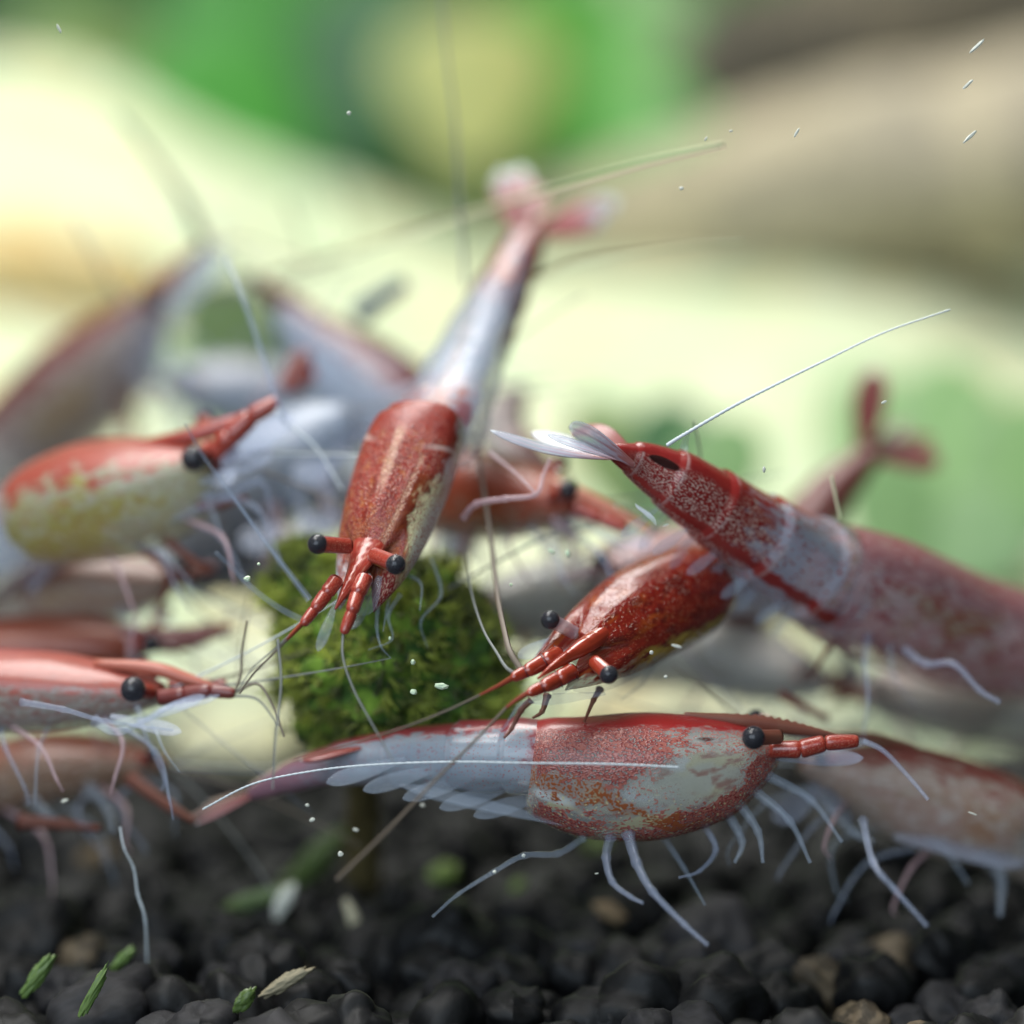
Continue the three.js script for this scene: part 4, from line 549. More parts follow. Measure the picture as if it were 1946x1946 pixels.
other('orange red shrimp half hidden behind the diving shrimp, two black eyes', [960, 1010, 7], { organs: OR.rust,
  up: [0.1, 0.9, 0.35], skin: { seed: 2, back: [0.5, 0.09, 0.04], bw: 0.62, flank: [0.6, 0.4, 0.3], fa: 0.85, sp: 0.3, belly: [0.42, 0.11, 0.03], bu: 0.45, bv: 0.45, bru: 0.4, brv: 0.36 },
  car: [[800, 920, 10, 62, 66, 80], [840, 925, 9.6, 72, 74, 90], [920, 935, 8.6, 76, 74, 92], [1000, 945, 7.6, 70, 58, 76], [1060, 952, 6.8, 48, 34, 48], [1090, 960, 6.4, 22, 18, 24]],
  abd: [[830, 925, 9.8, 66, 66, 76], [760, 930, 11, 62, 60, 66], [690, 945, 13, 54, 52, 56], [630, 970, 15, 44, 40, 44], [590, 1000, 17, 24, 22, 22]], askin: { flank: [0.5, 0.52, 0.6], fa: 0.7 }, abo: 0.3,
  ros: [[1040, 915, 6.6, 12, 14, 8], [1120, 950, 6, 14, 15, 10], [1190, 985, 5.6, 8, 10, 8], [1258, 1016, 5.2, 2, 3, 2]], rm: phys({ color: rgb(0.55, 0.2, 0.13), roughness: 0.4, clearcoat: 0.5 }),
  eyes: [[[1080, 930, 5], 20, [1050, 944, 6], 14], [[1064, 878, 8.4], 17, [1040, 916, 8], 13]], ann: [[[[1090, 965, 5.6], [1140, 985, 5.4], [1190, 1005, 5.2]], [15, 13, 9]]],
  scales: [[[1080, 985, 5.6], [1240, 1040, 5], 22]], legs: [[[[960, 1010, 7], [950, 1060, 7], [930, 1110, 7.4]], 10, 6], [[[1010, 1000, 6.6], [1040, 1060, 6.4], [1030, 1120, 6.6]], 10, 6], [[[890, 1010, 8], [880, 1070, 8], [900, 1130, 8.4]], 11, 6, M.brownRed], [[[1050, 985, 6], [1090, 1030, 5.8], [1080, 1080, 6]], 8, 5, M.pinkLimb]],
  ant: [[[[1240, 1016, 5], [1300, 960, 4], [1330, 880, 3], [1320, 800, 2]], 3, 2, M.greyThread], [[[1130, 1000, 5], [1040, 1020, 4], [960, 1060, 3.6], [850, 1120, 3]], 4, 2.5, M.greyThread]] });
other('yellow bellied shrimp on the left, large black eye and red forehead', [250, 1010, 6], { organs: OR.yellow,
  up: [-0.32, 0.9, 0.28], skin: { seed: 3, back: [0.42, 0.05, 0.03], bw: 0.3, flank: [0.64, 0.64, 0.46], fa: 0.86, sp: 0.35, spc: [0.28, 0.1, 0.08], belly: [0.4, 0.35, 0.05], bu: 0.3, bv: 0.56, bru: 0.4, brv: 0.34, bk: 0.78, size: 256 },
  car: [[60, 985, 8, 80, 80, 80], [90, 975, 7.6, 100, 100, 100], [170, 950, 7, 112, 108, 118], [250, 925, 6.2, 108, 92, 130], [320, 900, 5.6, 84, 62, 120], [370, 880, 5.2, 56, 36, 84], [405, 860, 5, 24, 20, 40]],
  abd: [[100, 980, 7.6, 92, 92, 92], [40, 1010, 8.6, 88, 86, 86], [-40, 1060, 10, 78, 74, 76], [-120, 1130, 11.4, 64, 60, 60], [-170, 1210, 12.4, 40, 36, 36]], askin: { flank: [0.5, 0.58, 0.74], fa: 0.7 },
  ros: [[260, 850, 5.8, 8, 12, 8], [350, 834, 5.3, 16, 18, 12], [430, 808, 5, 13, 16, 14], [500, 780, 4.8, 3, 5, 3]],
  eyes: [[[368, 872, 3.6], 26, [398, 850, 4.4], 15], [[385, 800, 8], 20, [400, 820, 7], 13]],
  ann: [[[[405, 868, 4.4], [436, 830, 4.2], [478, 790, 4.2], [530, 762, 4.2]], [22, 22, 17, 11]], [[[400, 885, 4.8], [420, 876, 4.8], [450, 850, 4.8]], [20, 16, 10], M.darkRed]],
  scales: [[[420, 880, 4], [560, 790, 3.6], 30, [0.1, 0.6, 0.8]], [[410, 900, 4.4], [520, 860, 4], 26], [[380, 915, 4], [450, 905, 3.6], 22]],
  legs: [[[[330, 985, 5], [400, 960, 4.6], [480, 920, 4.4], [500, 900, 4.4]], 14, 9], [[[350, 960, 5], [430, 930, 4.6], [500, 920, 4.2], [520, 1000, 4.2]], 11, 7], [[[300, 1010, 5.6], [360, 1060, 5.4], [410, 1080, 5.4]], 14, 9, M.brownRed], [[[260, 1030, 6], [320, 1090, 6], [300, 1160, 6.4]], 13, 8, M.brownRed], [[[380, 960, 5], [420, 960, 4.8], [470, 945, 4.6]], 16, 12, M.brownRed]],
  ant: [[[[520, 766, 4.2], [540, 800, 3.8], [600, 850, 3.6], [650, 930, 3.4]], 4, 2, M.thread], [[[540, 800, 3.6], [520, 740, 3.6], [470, 590, 4], [430, 490, 5]], 8, 6, M.paleLimb]] });
other('far blurred shrimp at the left edge, dark eye lifted towards the sand bank', [170, 760, 24], { organs: OR.brown,
  up: [-0.62, 0.7, 0.3], skin: { seed: 4, back: [0.13, 0.018, 0.022], bw: 0.32, flank: [0.5, 0.42, 0.38], fa: 0.9, sp: 0.3, belly: [0.34, 0.22, 0.08], bu: 0.4, bv: 0.5, bru: 0.36, brv: 0.3 },
  car: [[40, 830, 26, 90, 90, 90], [70, 800, 25.4, 102, 92, 110], [140, 730, 24.4, 104, 90, 118], [210, 660, 23.4, 88, 66, 104], [265, 605, 22.6, 58, 40, 70], [300, 575, 22, 30, 24, 40]],
  abd: [[70, 800, 25.4, 96, 86, 96], [10, 860, 26, 88, 80, 84], [-60, 930, 27, 74, 66, 68], [-120, 1000, 28, 46, 40, 42]],
  ros: [[240, 590, 22, 8, 10, 8], [300, 540, 22, 9, 12, 8], [400, 452, 21.6, 3, 4, 3]], eyes: [[[283, 562, 21], 22, [300, 580, 21.4], 13]], ann: [[[[310, 560, 21.6], [350, 512, 21.4], [396, 462, 21.2]], [16, 14, 9], M.darkRed]],
  scales: [[[300, 610, 21], [430, 462, 20.6], 36, [-0.3, 0.5, 0.9]], [[320, 620, 21], [420, 470, 21], 24]], legs: [[[[270, 640, 22], [330, 700, 21.6], [360, 790, 21.6]], 34, 22], [[[240, 670, 22], [300, 760, 22], [330, 850, 22]], 30, 20], [[[210, 700, 23], [250, 800, 23], [260, 880, 23]], 26, 16, M.brownRed]],
  ant: [[[[385, 455, 21], [360, 400, 20.6], [330, 350, 20], [270, 270, 19.6], [225, 218, 19]], 12, 4, M.greenThread], [[[420, 460, 20.4], [470, 455, 20], [540, 480, 19], [600, 495, 18], [700, 468, 16], [830, 425, 13], [940, 392, 10.6], [1080, 350, 8], [1230, 308, 5.6], [1374, 275, 3.6]], 7, 4.6, M.yellowThread], [[[300, 640, 20], [230, 570, 18], [180, 490, 16], [140, 420, 14.6]], 11, 7, M.paleLimb], [[[510, 526, 19], [590, 500, 17.6], [640, 480, 17]], 5, 4, M.greenThread]] });
other('far blurred shrimp left of the raised tail, red back line over a bluish body', [640, 760, 18], { organs: OR.blue,
  up: [0.45, 0.8, 0.4], skin: { seed: 5, back: [0.14, 0.016, 0.022], bw: 0.3, flank: [0.45, 0.54, 0.68], fa: 0.8, sp: 0.25, spc: [0.26, 0.12, 0.14] },
  car: [[780, 800, 16.6, 80, 80, 90], [750, 770, 17, 88, 84, 100], [690, 712, 18, 86, 74, 110], [630, 660, 19, 70, 52, 96], [570, 610, 20, 44, 30, 60], [535, 575, 20.6, 20, 14, 26]],
  abd: [[750, 770, 17, 84, 80, 96], [810, 830, 16, 78, 72, 84], [850, 900, 15, 66, 60, 70], [870, 980, 14, 54, 48, 54], [870, 1060, 13.4, 30, 26, 28]],
  ros: [[620, 610, 19.4, 7, 9, 6], [560, 570, 20, 7, 9, 6], [490, 525, 20.6, 2, 3, 2]], rm: M.darkRed, eyes: [[[556, 640, 19], 16, [575, 625, 19.4], 11]], ann: [[[[545, 585, 20], [515, 556, 20], [480, 520, 20]], [12, 10, 7], M.darkRed]],
  legs: [[[[620, 730, 18], [600, 830, 17.6], [560, 900, 17.4]], 26, 16], [[[660, 770, 17.6], [640, 880, 17], [600, 960, 17]], 26, 16], [[[690, 800, 17], [680, 900, 16.6], [650, 1000, 16.4]], 24, 14]],
  ant: [[[[760, 780, 12], [860, 700, 11], [980, 640, 10], [1110, 560, 9]], 3, 1.6, M.greyThread], [[[700, 700, 16], [830, 670, 15], [960, 700, 14], [1080, 780, 13]], 4, 2, M.paleLimb], [[[545, 380, 20], [570, 440, 20], [585, 500, 20]], 5, 3, M.greenThread], [[[680, 600, 18], [720, 570, 17.6], [768, 540, 17]], 22, 14, phys({ color: rgb(0.12, 0.15, 0.2), roughness: 0.5 })], [[[520, 560, 20], [580, 520, 21], [680, 450, 22], [640, 330, 23]], 4, 2, M.greenThread]] });
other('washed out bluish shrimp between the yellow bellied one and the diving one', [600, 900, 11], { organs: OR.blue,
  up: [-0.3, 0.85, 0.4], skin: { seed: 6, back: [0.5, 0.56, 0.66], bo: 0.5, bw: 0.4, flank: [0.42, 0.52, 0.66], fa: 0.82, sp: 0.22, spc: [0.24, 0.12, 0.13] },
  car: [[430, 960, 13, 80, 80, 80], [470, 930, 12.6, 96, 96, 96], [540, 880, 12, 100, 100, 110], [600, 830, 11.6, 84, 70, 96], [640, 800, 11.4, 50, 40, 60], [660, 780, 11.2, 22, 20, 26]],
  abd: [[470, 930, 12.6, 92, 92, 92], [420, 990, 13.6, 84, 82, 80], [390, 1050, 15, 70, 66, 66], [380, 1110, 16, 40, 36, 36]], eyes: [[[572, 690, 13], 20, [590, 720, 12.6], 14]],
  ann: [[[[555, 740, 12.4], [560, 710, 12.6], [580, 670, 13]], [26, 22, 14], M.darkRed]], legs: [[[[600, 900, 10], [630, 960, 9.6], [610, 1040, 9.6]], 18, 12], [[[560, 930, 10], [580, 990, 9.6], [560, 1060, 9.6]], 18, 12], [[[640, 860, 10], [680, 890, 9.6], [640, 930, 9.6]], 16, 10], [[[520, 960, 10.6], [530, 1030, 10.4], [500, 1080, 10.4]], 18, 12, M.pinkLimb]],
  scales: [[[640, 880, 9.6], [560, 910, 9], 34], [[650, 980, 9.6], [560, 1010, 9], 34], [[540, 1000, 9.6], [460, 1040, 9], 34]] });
other('orange brown shrimp right behind the coral pink one, dark eye and red snout', [230, 1240, 9], { organs: OR.rust,
  up: [-0.05, 0.9, 0.35], skin: { seed: 7, back: [0.32, 0.06, 0.02], bw: 0.62, flank: [0.5, 0.3, 0.2], fa: 0.92, sp: 0.35, belly: [0.3, 0.05, 0.02], bu: 0.5, bv: 0.4, bru: 0.5, brv: 0.3 },
  car: [[-40, 1240, 10, 60, 50, 60], [0, 1236, 9.8, 70, 58, 70], [90, 1230, 9.6, 74, 58, 76], [180, 1226, 9.2, 66, 48, 66], [250, 1222, 9, 44, 30, 40], [290, 1220, 8.8, 20, 16, 18]],
  abd: [[0, 1236, 9.8, 66, 54, 66], [-80, 1250, 10.4, 60, 50, 56], [-160, 1290, 11, 46, 40, 42], [-210, 1340, 11.4, 26, 22, 22]],
  ros: [[240, 1200, 8.8, 9, 11, 8], [330, 1206, 8.4, 14, 14, 12], [440, 1190, 8, 4, 5, 4]], rm: M.darkRed, eyes: [[[287, 1224, 7.4], 20, [262, 1224, 8], 12], [[312, 1160, 11], 16, [290, 1190, 10.4], 11]],
  ann: [[[[300, 1226, 8], [350, 1222, 8], [400, 1206, 8], [440, 1192, 8]], [16, 15, 12, 8], M.darkRed]], legs: [[[[255, 1290, 6], [245, 1240, 5.6], [262, 1170, 5.6]], 8, 9, M.pinkLimb]], ant: [[[[476, 1130, 6], [462, 1200, 6], [455, 1270, 5.6], [450, 1320, 5]], 2.4, 2, M.brownThread]] });
other('coral pink shrimp low on the left, black eye and shiny streak along the back', [220, 1340, 2], {
  up: [0, 0.92, 0.36], skin: { seed: 8, back: [0.46, 0.09, 0.06], bw: 0.4, flank: [0.5, 0.42, 0.38], fa: 0.86, sp: 0.75, spc: [0.28, 0.06, 0.05], size: 256, mat: { roughness: 0.45, clearcoat: 0.55, clearcoatRoughness: 0.06 } },
  car: [[-60, 1310, 3.6, 70, 70, 70], [0, 1308, 3.4, 78, 72, 80], [100, 1306, 3, 78, 62, 82], [190, 1308, 2.6, 64, 46, 66], [260, 1312, 2.3, 42, 30, 42], [310, 1316, 2.1, 18, 16, 20]],
  abd: [[0, 1308, 3.4, 74, 66, 76], [-80, 1320, 4, 70, 62, 66], [-170, 1350, 4.8, 56, 50, 52], [-230, 1390, 5.4, 30, 26, 26]],
  ros: [[180, 1262, 2.4, 8, 10, 6], [290, 1272, 2, 14, 15, 10], [360, 1292, 1.8, 12, 12, 9], [420, 1310, 1.6, 3, 4, 3]], rm: phys({ color: rgb(0.5, 0.14, 0.09), roughness: 0.5, clearcoat: 0.3 }),
  eyes: [[[253, 1310, 0.6], 26, [286, 1316, 1.4], 14], [[268, 1262, 4.6], 18, [290, 1285, 3.6], 12]],
  ann: [[[[300, 1326, 1.2], [350, 1320, 1], [400, 1312, 0.8], [446, 1318, 0.7]], [16, 16, 13, 9], M.darkRed], [[[320, 1300, 3], [380, 1302, 2.8], [430, 1300, 2.6]], [12, 11, 8], M.red]],
  scales: [[[300, 1350, 0.8], [420, 1316, 0.6], 16], [[210, 1360, 0.6], [345, 1392, 0], 16], [[260, 1372, 0.6], [390, 1322, 0.4], 14]],
  legs: [[[[40, 1334, 0], [120, 1348, -0.4], [200, 1370, -0.6], [330, 1388, -0.6]], 9, 7], [[[180, 1370, 0.4], [230, 1390, 0], [330, 1340, 0]], 14, 8]],
  ant: [[[[446, 1318, 0.7], [458, 1280, 0.6], [460, 1240, 0.6], [470, 1180, 0.4]], 3.4, 2.4, M.brownThread], [[[446, 1316, 0.7], [490, 1300, 0.4], [520, 1345, 0.2], [540, 1400, 0]], 3, 2, M.brownThread], [[[440, 1322, 0.7], [490, 1330, 0.6], [530, 1380, 0.4]], 3, 2, M.greyThread]] });
other('shrimp showing only its raised dark red tail fan, behind the speckled one', [1520, 1100, 16], { organs: OR.rust,
  up: [-0.4, 0.7, 0.5], up1: [-0.6, 0.5, 0.6], skin: { seed: 9, back: [0.12, 0.014, 0.012], bw: 0.6, flank: [0.18, 0.035, 0.03], fa: 0.92, sp: 0.4 }, askin: { bo: 0.8 },
  car: [[1440, 1110, 15, 60, 60, 70], [1400, 1140, 15, 70, 64, 80], [1340, 1180, 15.4, 66, 54, 70], [1290, 1210, 15.6, 30, 26, 36]],
  abd: [[1420, 1125, 15, 66, 60, 72], [1480, 1070, 15.2, 64, 56, 64], [1530, 1000, 15.6, 56, 48, 54], [1575, 940, 16, 46, 40, 44], [1615, 898, 16.4, 36, 30, 34], [1650, 864, 16.8, 26, 20, 22]],
  fan: [[[1645, 868, 16.8], [1720, 800, 18], 22, M.fanDark], [[1640, 870, 16.8], [1660, 700, 17.4], 40, M.fanDark], [[1630, 880, 17], [1668, 740, 18.4], 30, M.fanDark], [[1650, 868, 16.6], [1790, 872, 17], 34, M.fanDark], [[1650, 862, 17], [1770, 830, 18.4], 34, M.fanDark]], legs: [[[[1400, 1190, 15], [1380, 1240, 15], [1350, 1290, 15.4]], 10, 6]] });
other('tan translucent shrimp low on the right behind the mottled one, dark red back', [1720, 1600, 6], { organs: OR.pink,
  up: [0.22, 0.92, 0.3], skin: { seed: 10, back: [0.2, 0.04, 0.03], bw: 0.2, flank: [0.48, 0.4, 0.34], fa: 0.86, sp: 0.3, spc: [0.26, 0.12, 0.1], belly: [0.32, 0.16, 0.08], bu: 0.25, bv: 0.45, bru: 0.3, brv: 0.3 },
  car: [[1920, 1570, 6.4, 86, 86, 80], [1880, 1556, 6.2, 94, 92, 90], [1800, 1530, 6, 94, 94, 100], [1700, 1500, 5.6, 84, 88, 92], [1620, 1478, 5.2, 62, 62, 64], [1560, 1462, 5, 40, 36, 40], [1520, 1452, 4.8, 18, 14, 18]],
  abd: [[1890, 1560, 6.2, 90, 88, 86], [1960, 1590, 7, 84, 80, 80], [2050, 1640, 8, 70, 66, 66], [2130, 1700, 9, 40, 36, 36]],
  ros: [[1740, 1424, 5.4, 8, 10, 6], [1660, 1402, 5, 10, 12, 8], [1580, 1398, 4.8, 8, 9, 6], [1480, 1390, 4.6, 2, 3, 2]], rm: M.brownRed, eyes: [[[1560, 1440, 4.4], 14, [1590, 1446, 4.6], 10]],
  scales: [[[1560, 1500, 4.4], [1470, 1560, 4], 28], [[1620, 1560, 4.4], [1560, 1500, 3.8], 20], [[1700, 1590, 4], [1950, 1640, 5], 34, [0, 0.8, 0.5]]],
  legs: [[[[1640, 1560, 0], [1660, 1640, -3], [1700, 1690, -3.6], [1762, 1760, -4]], 12, 11], [[[1560, 1520, 4], [1620, 1580, 3.6], [1660, 1600, 3.4]], 16, 12, M.clearLimb], [[[1760, 1590, 5], [1800, 1620, 4.6], [1840, 1680, 4.4]], 12, 8, M.clearLimb], [[[1860, 1620, 5], [1900, 1660, 5], [1900, 1740, 4]], 24, 14, M.clearLimb]],
  ant: [[[[1480, 1318, 6], [1520, 1340, 6], [1575, 1366, 6]], 10, 7, M.brownRed]] });
other('pale pink shrimp behind the glossy red one, small black eye', [1190, 1100, 9], {
  up: [-0.15, 0.9, 0.4], skin: { seed: 11, back: [0.56, 0.36, 0.36], bw: 0.4, flank: [0.58, 0.5, 0.5], fa: 0.86, sp: 0.3, spc: [0.28, 0.12, 0.14] },
  car: [[1310, 1060, 11, 60, 60, 60], [1280, 1064, 10.6, 66, 62, 70], [1220, 1072, 9.6, 64, 54, 74], [1170, 1082, 8.8, 50, 36, 60], [1130, 1092, 8.2, 24, 20, 30]], abd: [[1280, 1064, 10.6, 62, 60, 66], [1340, 1060, 12, 56, 52, 56], [1410, 1080, 14, 44, 40, 42], [1450, 1120, 15, 24, 20, 20]],
  eyes: [[[1143, 1064, 7], 17, [1160, 1080, 7.6], 12], [[1216, 1052, 11.4], 17, [1200, 1062, 10.6], 11]], ros: [[1190, 1030, 9, 7, 8, 6], [1140, 1044, 8.4, 8, 9, 6], [1080, 1066, 7.6, 2, 3, 2]], rm: M.pinkLimb, legs: [[[[1180, 1120, 8], [1160, 1160, 7.6], [1130, 1180, 7.6]], 10, 6, M.brownRed], [[[1210, 1130, 8.6], [1190, 1180, 8.4], [1150, 1200, 8.4]], 10, 6]], ann: [[[[1125, 1085, 7.6], [1090, 1092, 7.4], [1060, 1100, 7.2]], [11, 10, 7], M.pinkLimb]] });
other('pale grey shrimp right of the mossy lump, blurred dark eye', [1000, 1200, 11], { organs: OR.pale,
  up: [-0.1, 0.9, 0.4], skin: { seed: 12, back: [0.5, 0.5, 0.46], bo: 0.6, bw: 0.4, flank: [0.56, 0.6, 0.54], fa: 0.84, sp: 0.5, spc: [0.26, 0.13, 0.09] },
  car: [[1110, 1130, 12.6, 70, 66, 70], [1080, 1132, 12.2, 78, 72, 84], [1020, 1138, 11.6, 76, 66, 90], [960, 1146, 11, 60, 46, 70], [915, 1152, 10.6, 28, 22, 34]], abd: [[1080, 1132, 12.2, 74, 70, 78], [1140, 1132, 13.4, 66, 62, 66], [1210, 1150, 15, 52, 46, 50], [1250, 1190, 16, 28, 24, 24]],
  eyes: [[[906, 1130, 9], 22, [930, 1140, 9.6], 13]], ann: [[[[905, 1160, 10], [890, 1190, 9.8], [884, 1225, 9.6]], [14, 12, 8], M.paleLimb]], legs: [[[[950, 1200, 10], [940, 1250, 9.6], [950, 1290, 9.6]], 11, 7, M.brownRed], [[[990, 1205, 10.4], [1000, 1250, 10], [960, 1280, 10]], 10, 6, M.brownRed], [[[920, 1180, 10], [880, 1200, 9.6], [876, 1260, 9.6]], 10, 7]], scales: [[[905, 1165, 10], [872, 1230, 9.6], 20]] });
other('brown shrimp under the yellow bellied one on the left', [230, 1150, 10], { organs: OR.brown,
  up: [-0.1, 0.9, 0.4], skin: { seed: 13, back: [0.24, 0.1, 0.06], bw: 0.3, flank: [0.48, 0.36, 0.28], fa: 0.9, sp: 0.4, spc: [0.24, 0.1, 0.09], belly: [0.4, 0.28, 0.14], bu: 0.4, bv: 0.4 },
  car: [[60, 1130, 11, 60, 56, 60], [100, 1122, 10.8, 72, 62, 70], [180, 1112, 10.4, 74, 60, 74], [260, 1108, 10, 60, 44, 60], [320, 1106, 9.6, 28, 22, 30]], abd: [[100, 1122, 10.8, 68, 60, 66], [40, 1150, 11.4, 60, 54, 54], [-30, 1200, 12, 40, 36, 36]],
  eyes: [[[345, 1072, 9], 14, [330, 1090, 9.4], 10]], ann: [[[[330, 1100, 9.4], [370, 1086, 9.2], [410, 1080, 9]], [15, 13, 9], M.brownRed]], legs: [[[[230, 1160, 9], [250, 1190, 8.6], [280, 1200, 8.6]], 14, 9], [[[60, 1120, 8], [100, 1080, 7.6], [140, 1060, 7.6]], 14, 9]] });
other('dim rust coloured shrimp low at the left edge, above the dark soil', [150, 1530, 7], { organs: OR.brown,
  up: [-0.1, 0.9, 0.3], skin: { seed: 16, back: [0.28, 0.1, 0.06], bw: 0.3, flank: [0.34, 0.2, 0.13], fa: 0.8, sp: 0.25, spc: [0.2, 0.08, 0.06] },
  car: [[-60, 1490, 9, 60, 60, 50], [-20, 1482, 8.8, 72, 68, 60], [80, 1464, 8.4, 76, 70, 64], [180, 1452, 8, 66, 54, 52], [270, 1450, 7.6, 40, 30, 34], [320, 1454, 7.4, 16, 14, 16]], abd: [[-20, 1482, 8.8, 68, 64, 58], [-90, 1510, 9.4, 58, 54, 50], [-150, 1560, 10, 36, 32, 32]],
  eyes: [[[290, 1432, 6.6], 15, [270, 1446, 7], 10]], legs: [[[[170, 1500, 6], [200, 1530, 5], [215, 1580, 4]], 18, 14, M.clearLimb], [[[60, 1520, 6], [110, 1560, 5], [170, 1568, 4]], 16, 12, M.clearLimb], [[[250, 1480, 6], [320, 1530, 5], [370, 1560, 4]], 18, 14, M.brownRed], [[[40, 1560, 5], [120, 1566, 4.6], [190, 1574, 4]], 18, 16, M.brownRed]] });
other('milky shrimp between the glossy red one and the long speckled one, above the pale pebbles', [1470, 1260, 13], { organs: OR.pale,
  up: [0.1, 0.9, 0.4], skin: { seed: 31, back: [0.56, 0.54, 0.5], bo: 0.5, bw: 0.3, flank: [0.6, 0.62, 0.58], fa: 0.9, sp: 0.3, spc: [0.3, 0.16, 0.15] },
  car: [[1330, 1240, 14, 60, 56, 60], [1360, 1244, 13.8, 70, 62, 70], [1430, 1258, 13.4, 72, 58, 74], [1500, 1276, 13, 60, 44, 60], [1550, 1290, 12.6, 36, 28, 36], [1580, 1298, 12.4, 16, 14, 16]], abd: [[1360, 1244, 13.8, 66, 60, 66], [1300, 1244, 14.8, 60, 54, 58], [1230, 1260, 16, 48, 42, 44], [1180, 1290, 17, 26, 22, 22]],
  ros: [[1500, 1262, 12.8, 7, 8, 6], [1560, 1282, 12.4, 8, 9, 6], [1640, 1316, 12, 2, 3, 2]], rm: M.brownRed, eyes: [[[1536, 1276, 11], 14, [1520, 1284, 11.8], 10]], ann: [[[[1570, 1300, 12], [1610, 1316, 11.8], [1650, 1330, 11.6]], [12, 10, 7], M.brownRed]] });
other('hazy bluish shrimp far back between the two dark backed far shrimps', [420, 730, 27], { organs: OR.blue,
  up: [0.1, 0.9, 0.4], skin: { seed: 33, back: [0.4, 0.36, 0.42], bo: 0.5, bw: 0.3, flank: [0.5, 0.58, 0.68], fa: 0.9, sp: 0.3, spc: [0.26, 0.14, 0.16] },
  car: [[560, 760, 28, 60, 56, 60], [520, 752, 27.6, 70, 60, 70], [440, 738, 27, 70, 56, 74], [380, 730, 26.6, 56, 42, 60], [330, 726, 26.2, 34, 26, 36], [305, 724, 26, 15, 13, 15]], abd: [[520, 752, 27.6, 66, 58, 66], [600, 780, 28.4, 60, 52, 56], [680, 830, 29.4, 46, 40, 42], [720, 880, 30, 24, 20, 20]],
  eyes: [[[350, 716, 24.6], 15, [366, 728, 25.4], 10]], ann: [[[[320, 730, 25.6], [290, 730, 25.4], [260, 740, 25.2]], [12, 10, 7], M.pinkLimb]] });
other('grey brown shrimp in the gap between the yellow bellied one and the mossy lump', [500, 1060, 15], { organs: OR.blue,
  up: [-0.1, 0.9, 0.4], skin: { seed: 41, back: [0.3, 0.16, 0.14], bo: 0.6, bw: 0.3, flank: [0.5, 0.54, 0.6], fa: 0.9, sp: 0.5, spc: [0.26, 0.12, 0.1] },
  car: [[400, 1050, 16, 60, 56, 60], [430, 1050, 15.8, 70, 62, 70], [500, 1056, 15.2, 72, 58, 74], [560, 1066, 14.8, 56, 42, 58], [600, 1076, 14.4, 34, 26, 36], [626, 1082, 14.2, 15, 13, 15]], abd: [[430, 1050, 15.8, 66, 60, 66], [370, 1056, 16.6, 60, 54, 58], [300, 1080, 17.6, 48, 42, 44], [260, 1120, 18.4, 26, 22, 22]],
  eyes: [[[590, 1056, 12.8], 14, [578, 1068, 13.6], 10]], ann: [[[[615, 1084, 13.8], [640, 1096, 13.6], [666, 1110, 13.4]], [12, 10, 7], M.brownRed]] });
other('pale tan shrimp above the tan translucent one, below the raised dark tail', [1740, 1310, 15], { organs: OR.pale,
  up: [0.15, 0.9, 0.4], skin: { seed: 43, back: [0.46, 0.3, 0.26], bo: 0.6, bw: 0.3, flank: [0.6, 0.6, 0.56], fa: 0.9, sp: 0.5, spc: [0.3, 0.13, 0.11] },
  car: [[1890, 1336, 16, 66, 62, 66], [1860, 1330, 15.8, 76, 70, 76], [1780, 1318, 15.2, 78, 66, 80], [1710, 1312, 14.8, 62, 48, 64], [1660, 1312, 14.4, 38, 28, 40], [1630, 1314, 14.2, 16, 14, 16]], abd: [[1860, 1330, 15.8, 72, 66, 72], [1930, 1344, 16.6, 66, 60, 62], [2010, 1380, 17.6, 52, 46, 48], [2060, 1430, 18.4, 28, 24, 24]],
  eyes: [[[1672, 1296, 12.8], 14, [1688, 1306, 13.6], 10]], ann: [[[[1640, 1318, 13.8], [1606, 1326, 13.6], [1576, 1336, 13.4]], [12, 10, 7], M.brownRed]] });
other('dusky shrimp in the gap right of the diving one, brown back end up', [930, 830, 17], { organs: OR.brown,
  up: [0.5, 0.75, 0.4], skin: { seed: 47, back: [0.14, 0.04, 0.035], bo: 0.8, bw: 0.35, flank: [0.5, 0.46, 0.44], fa: 0.9, sp: 0.4, spc: [0.24, 0.1, 0.09] },
  car: [[960, 850, 17, 46, 44, 50], [985, 875, 16.8, 58, 52, 60], [1030, 930, 16.4, 58, 46, 62], [1065, 985, 16, 44, 32, 48], [1085, 1020, 15.8, 24, 18, 26], [1094, 1036, 15.6, 11, 9, 11]], abd: [[985, 875, 16.8, 54, 48, 56], [960, 830, 17.4, 48, 42, 48], [960, 780, 18, 38, 34, 36], [990, 745, 18.6, 22, 18, 18]] });
// ---------------------------------------------------------------- small things: loose antennas, threads, flakes and specks
function strand(name, label, cat, pts, r0, r1, mat, o) { const t = thing(name, label, cat, P(...pts[0])); add('strand', tube(pts, r0, r1, { n: 60, m: 6, ...o }), mat, t); }
strand('long_antenna', 'thin grey antenna standing upright through the round pale leaf', 'antenna', [[885, 545, 9], [876, 420, 9], [866, 250, 9], [850, 110, 9], [838, -20, 9]], 4.2, 2.4, M.greyThread);
strand('long_antenna', 'greenish antenna pointing right below the raised tail fan', 'antenna', [[1005, 535, 14], [1090, 502, 12], [1180, 484, 10], [1290, 468, 8], [1412, 458, 6]], 6, 2, M.greenThread);
strand('white_thread', 'crooked white thread standing on the soil at the bottom left', 'thread', [[228, 1572, 1], [236, 1612, 1], [254, 1650, 1.2], [262, 1700, 1.4], [276, 1750, 1.6], [280, 1850, 3]], 2, 3, M.thread, { joint: true });
strand('water_hair', 'short straight hair in front of the raised red tail fan', 'hair', [[1580, 905, 2], [1588, 945, 2], [1596, 985, 2]], 3.4, 2.4, M.yellowThread);
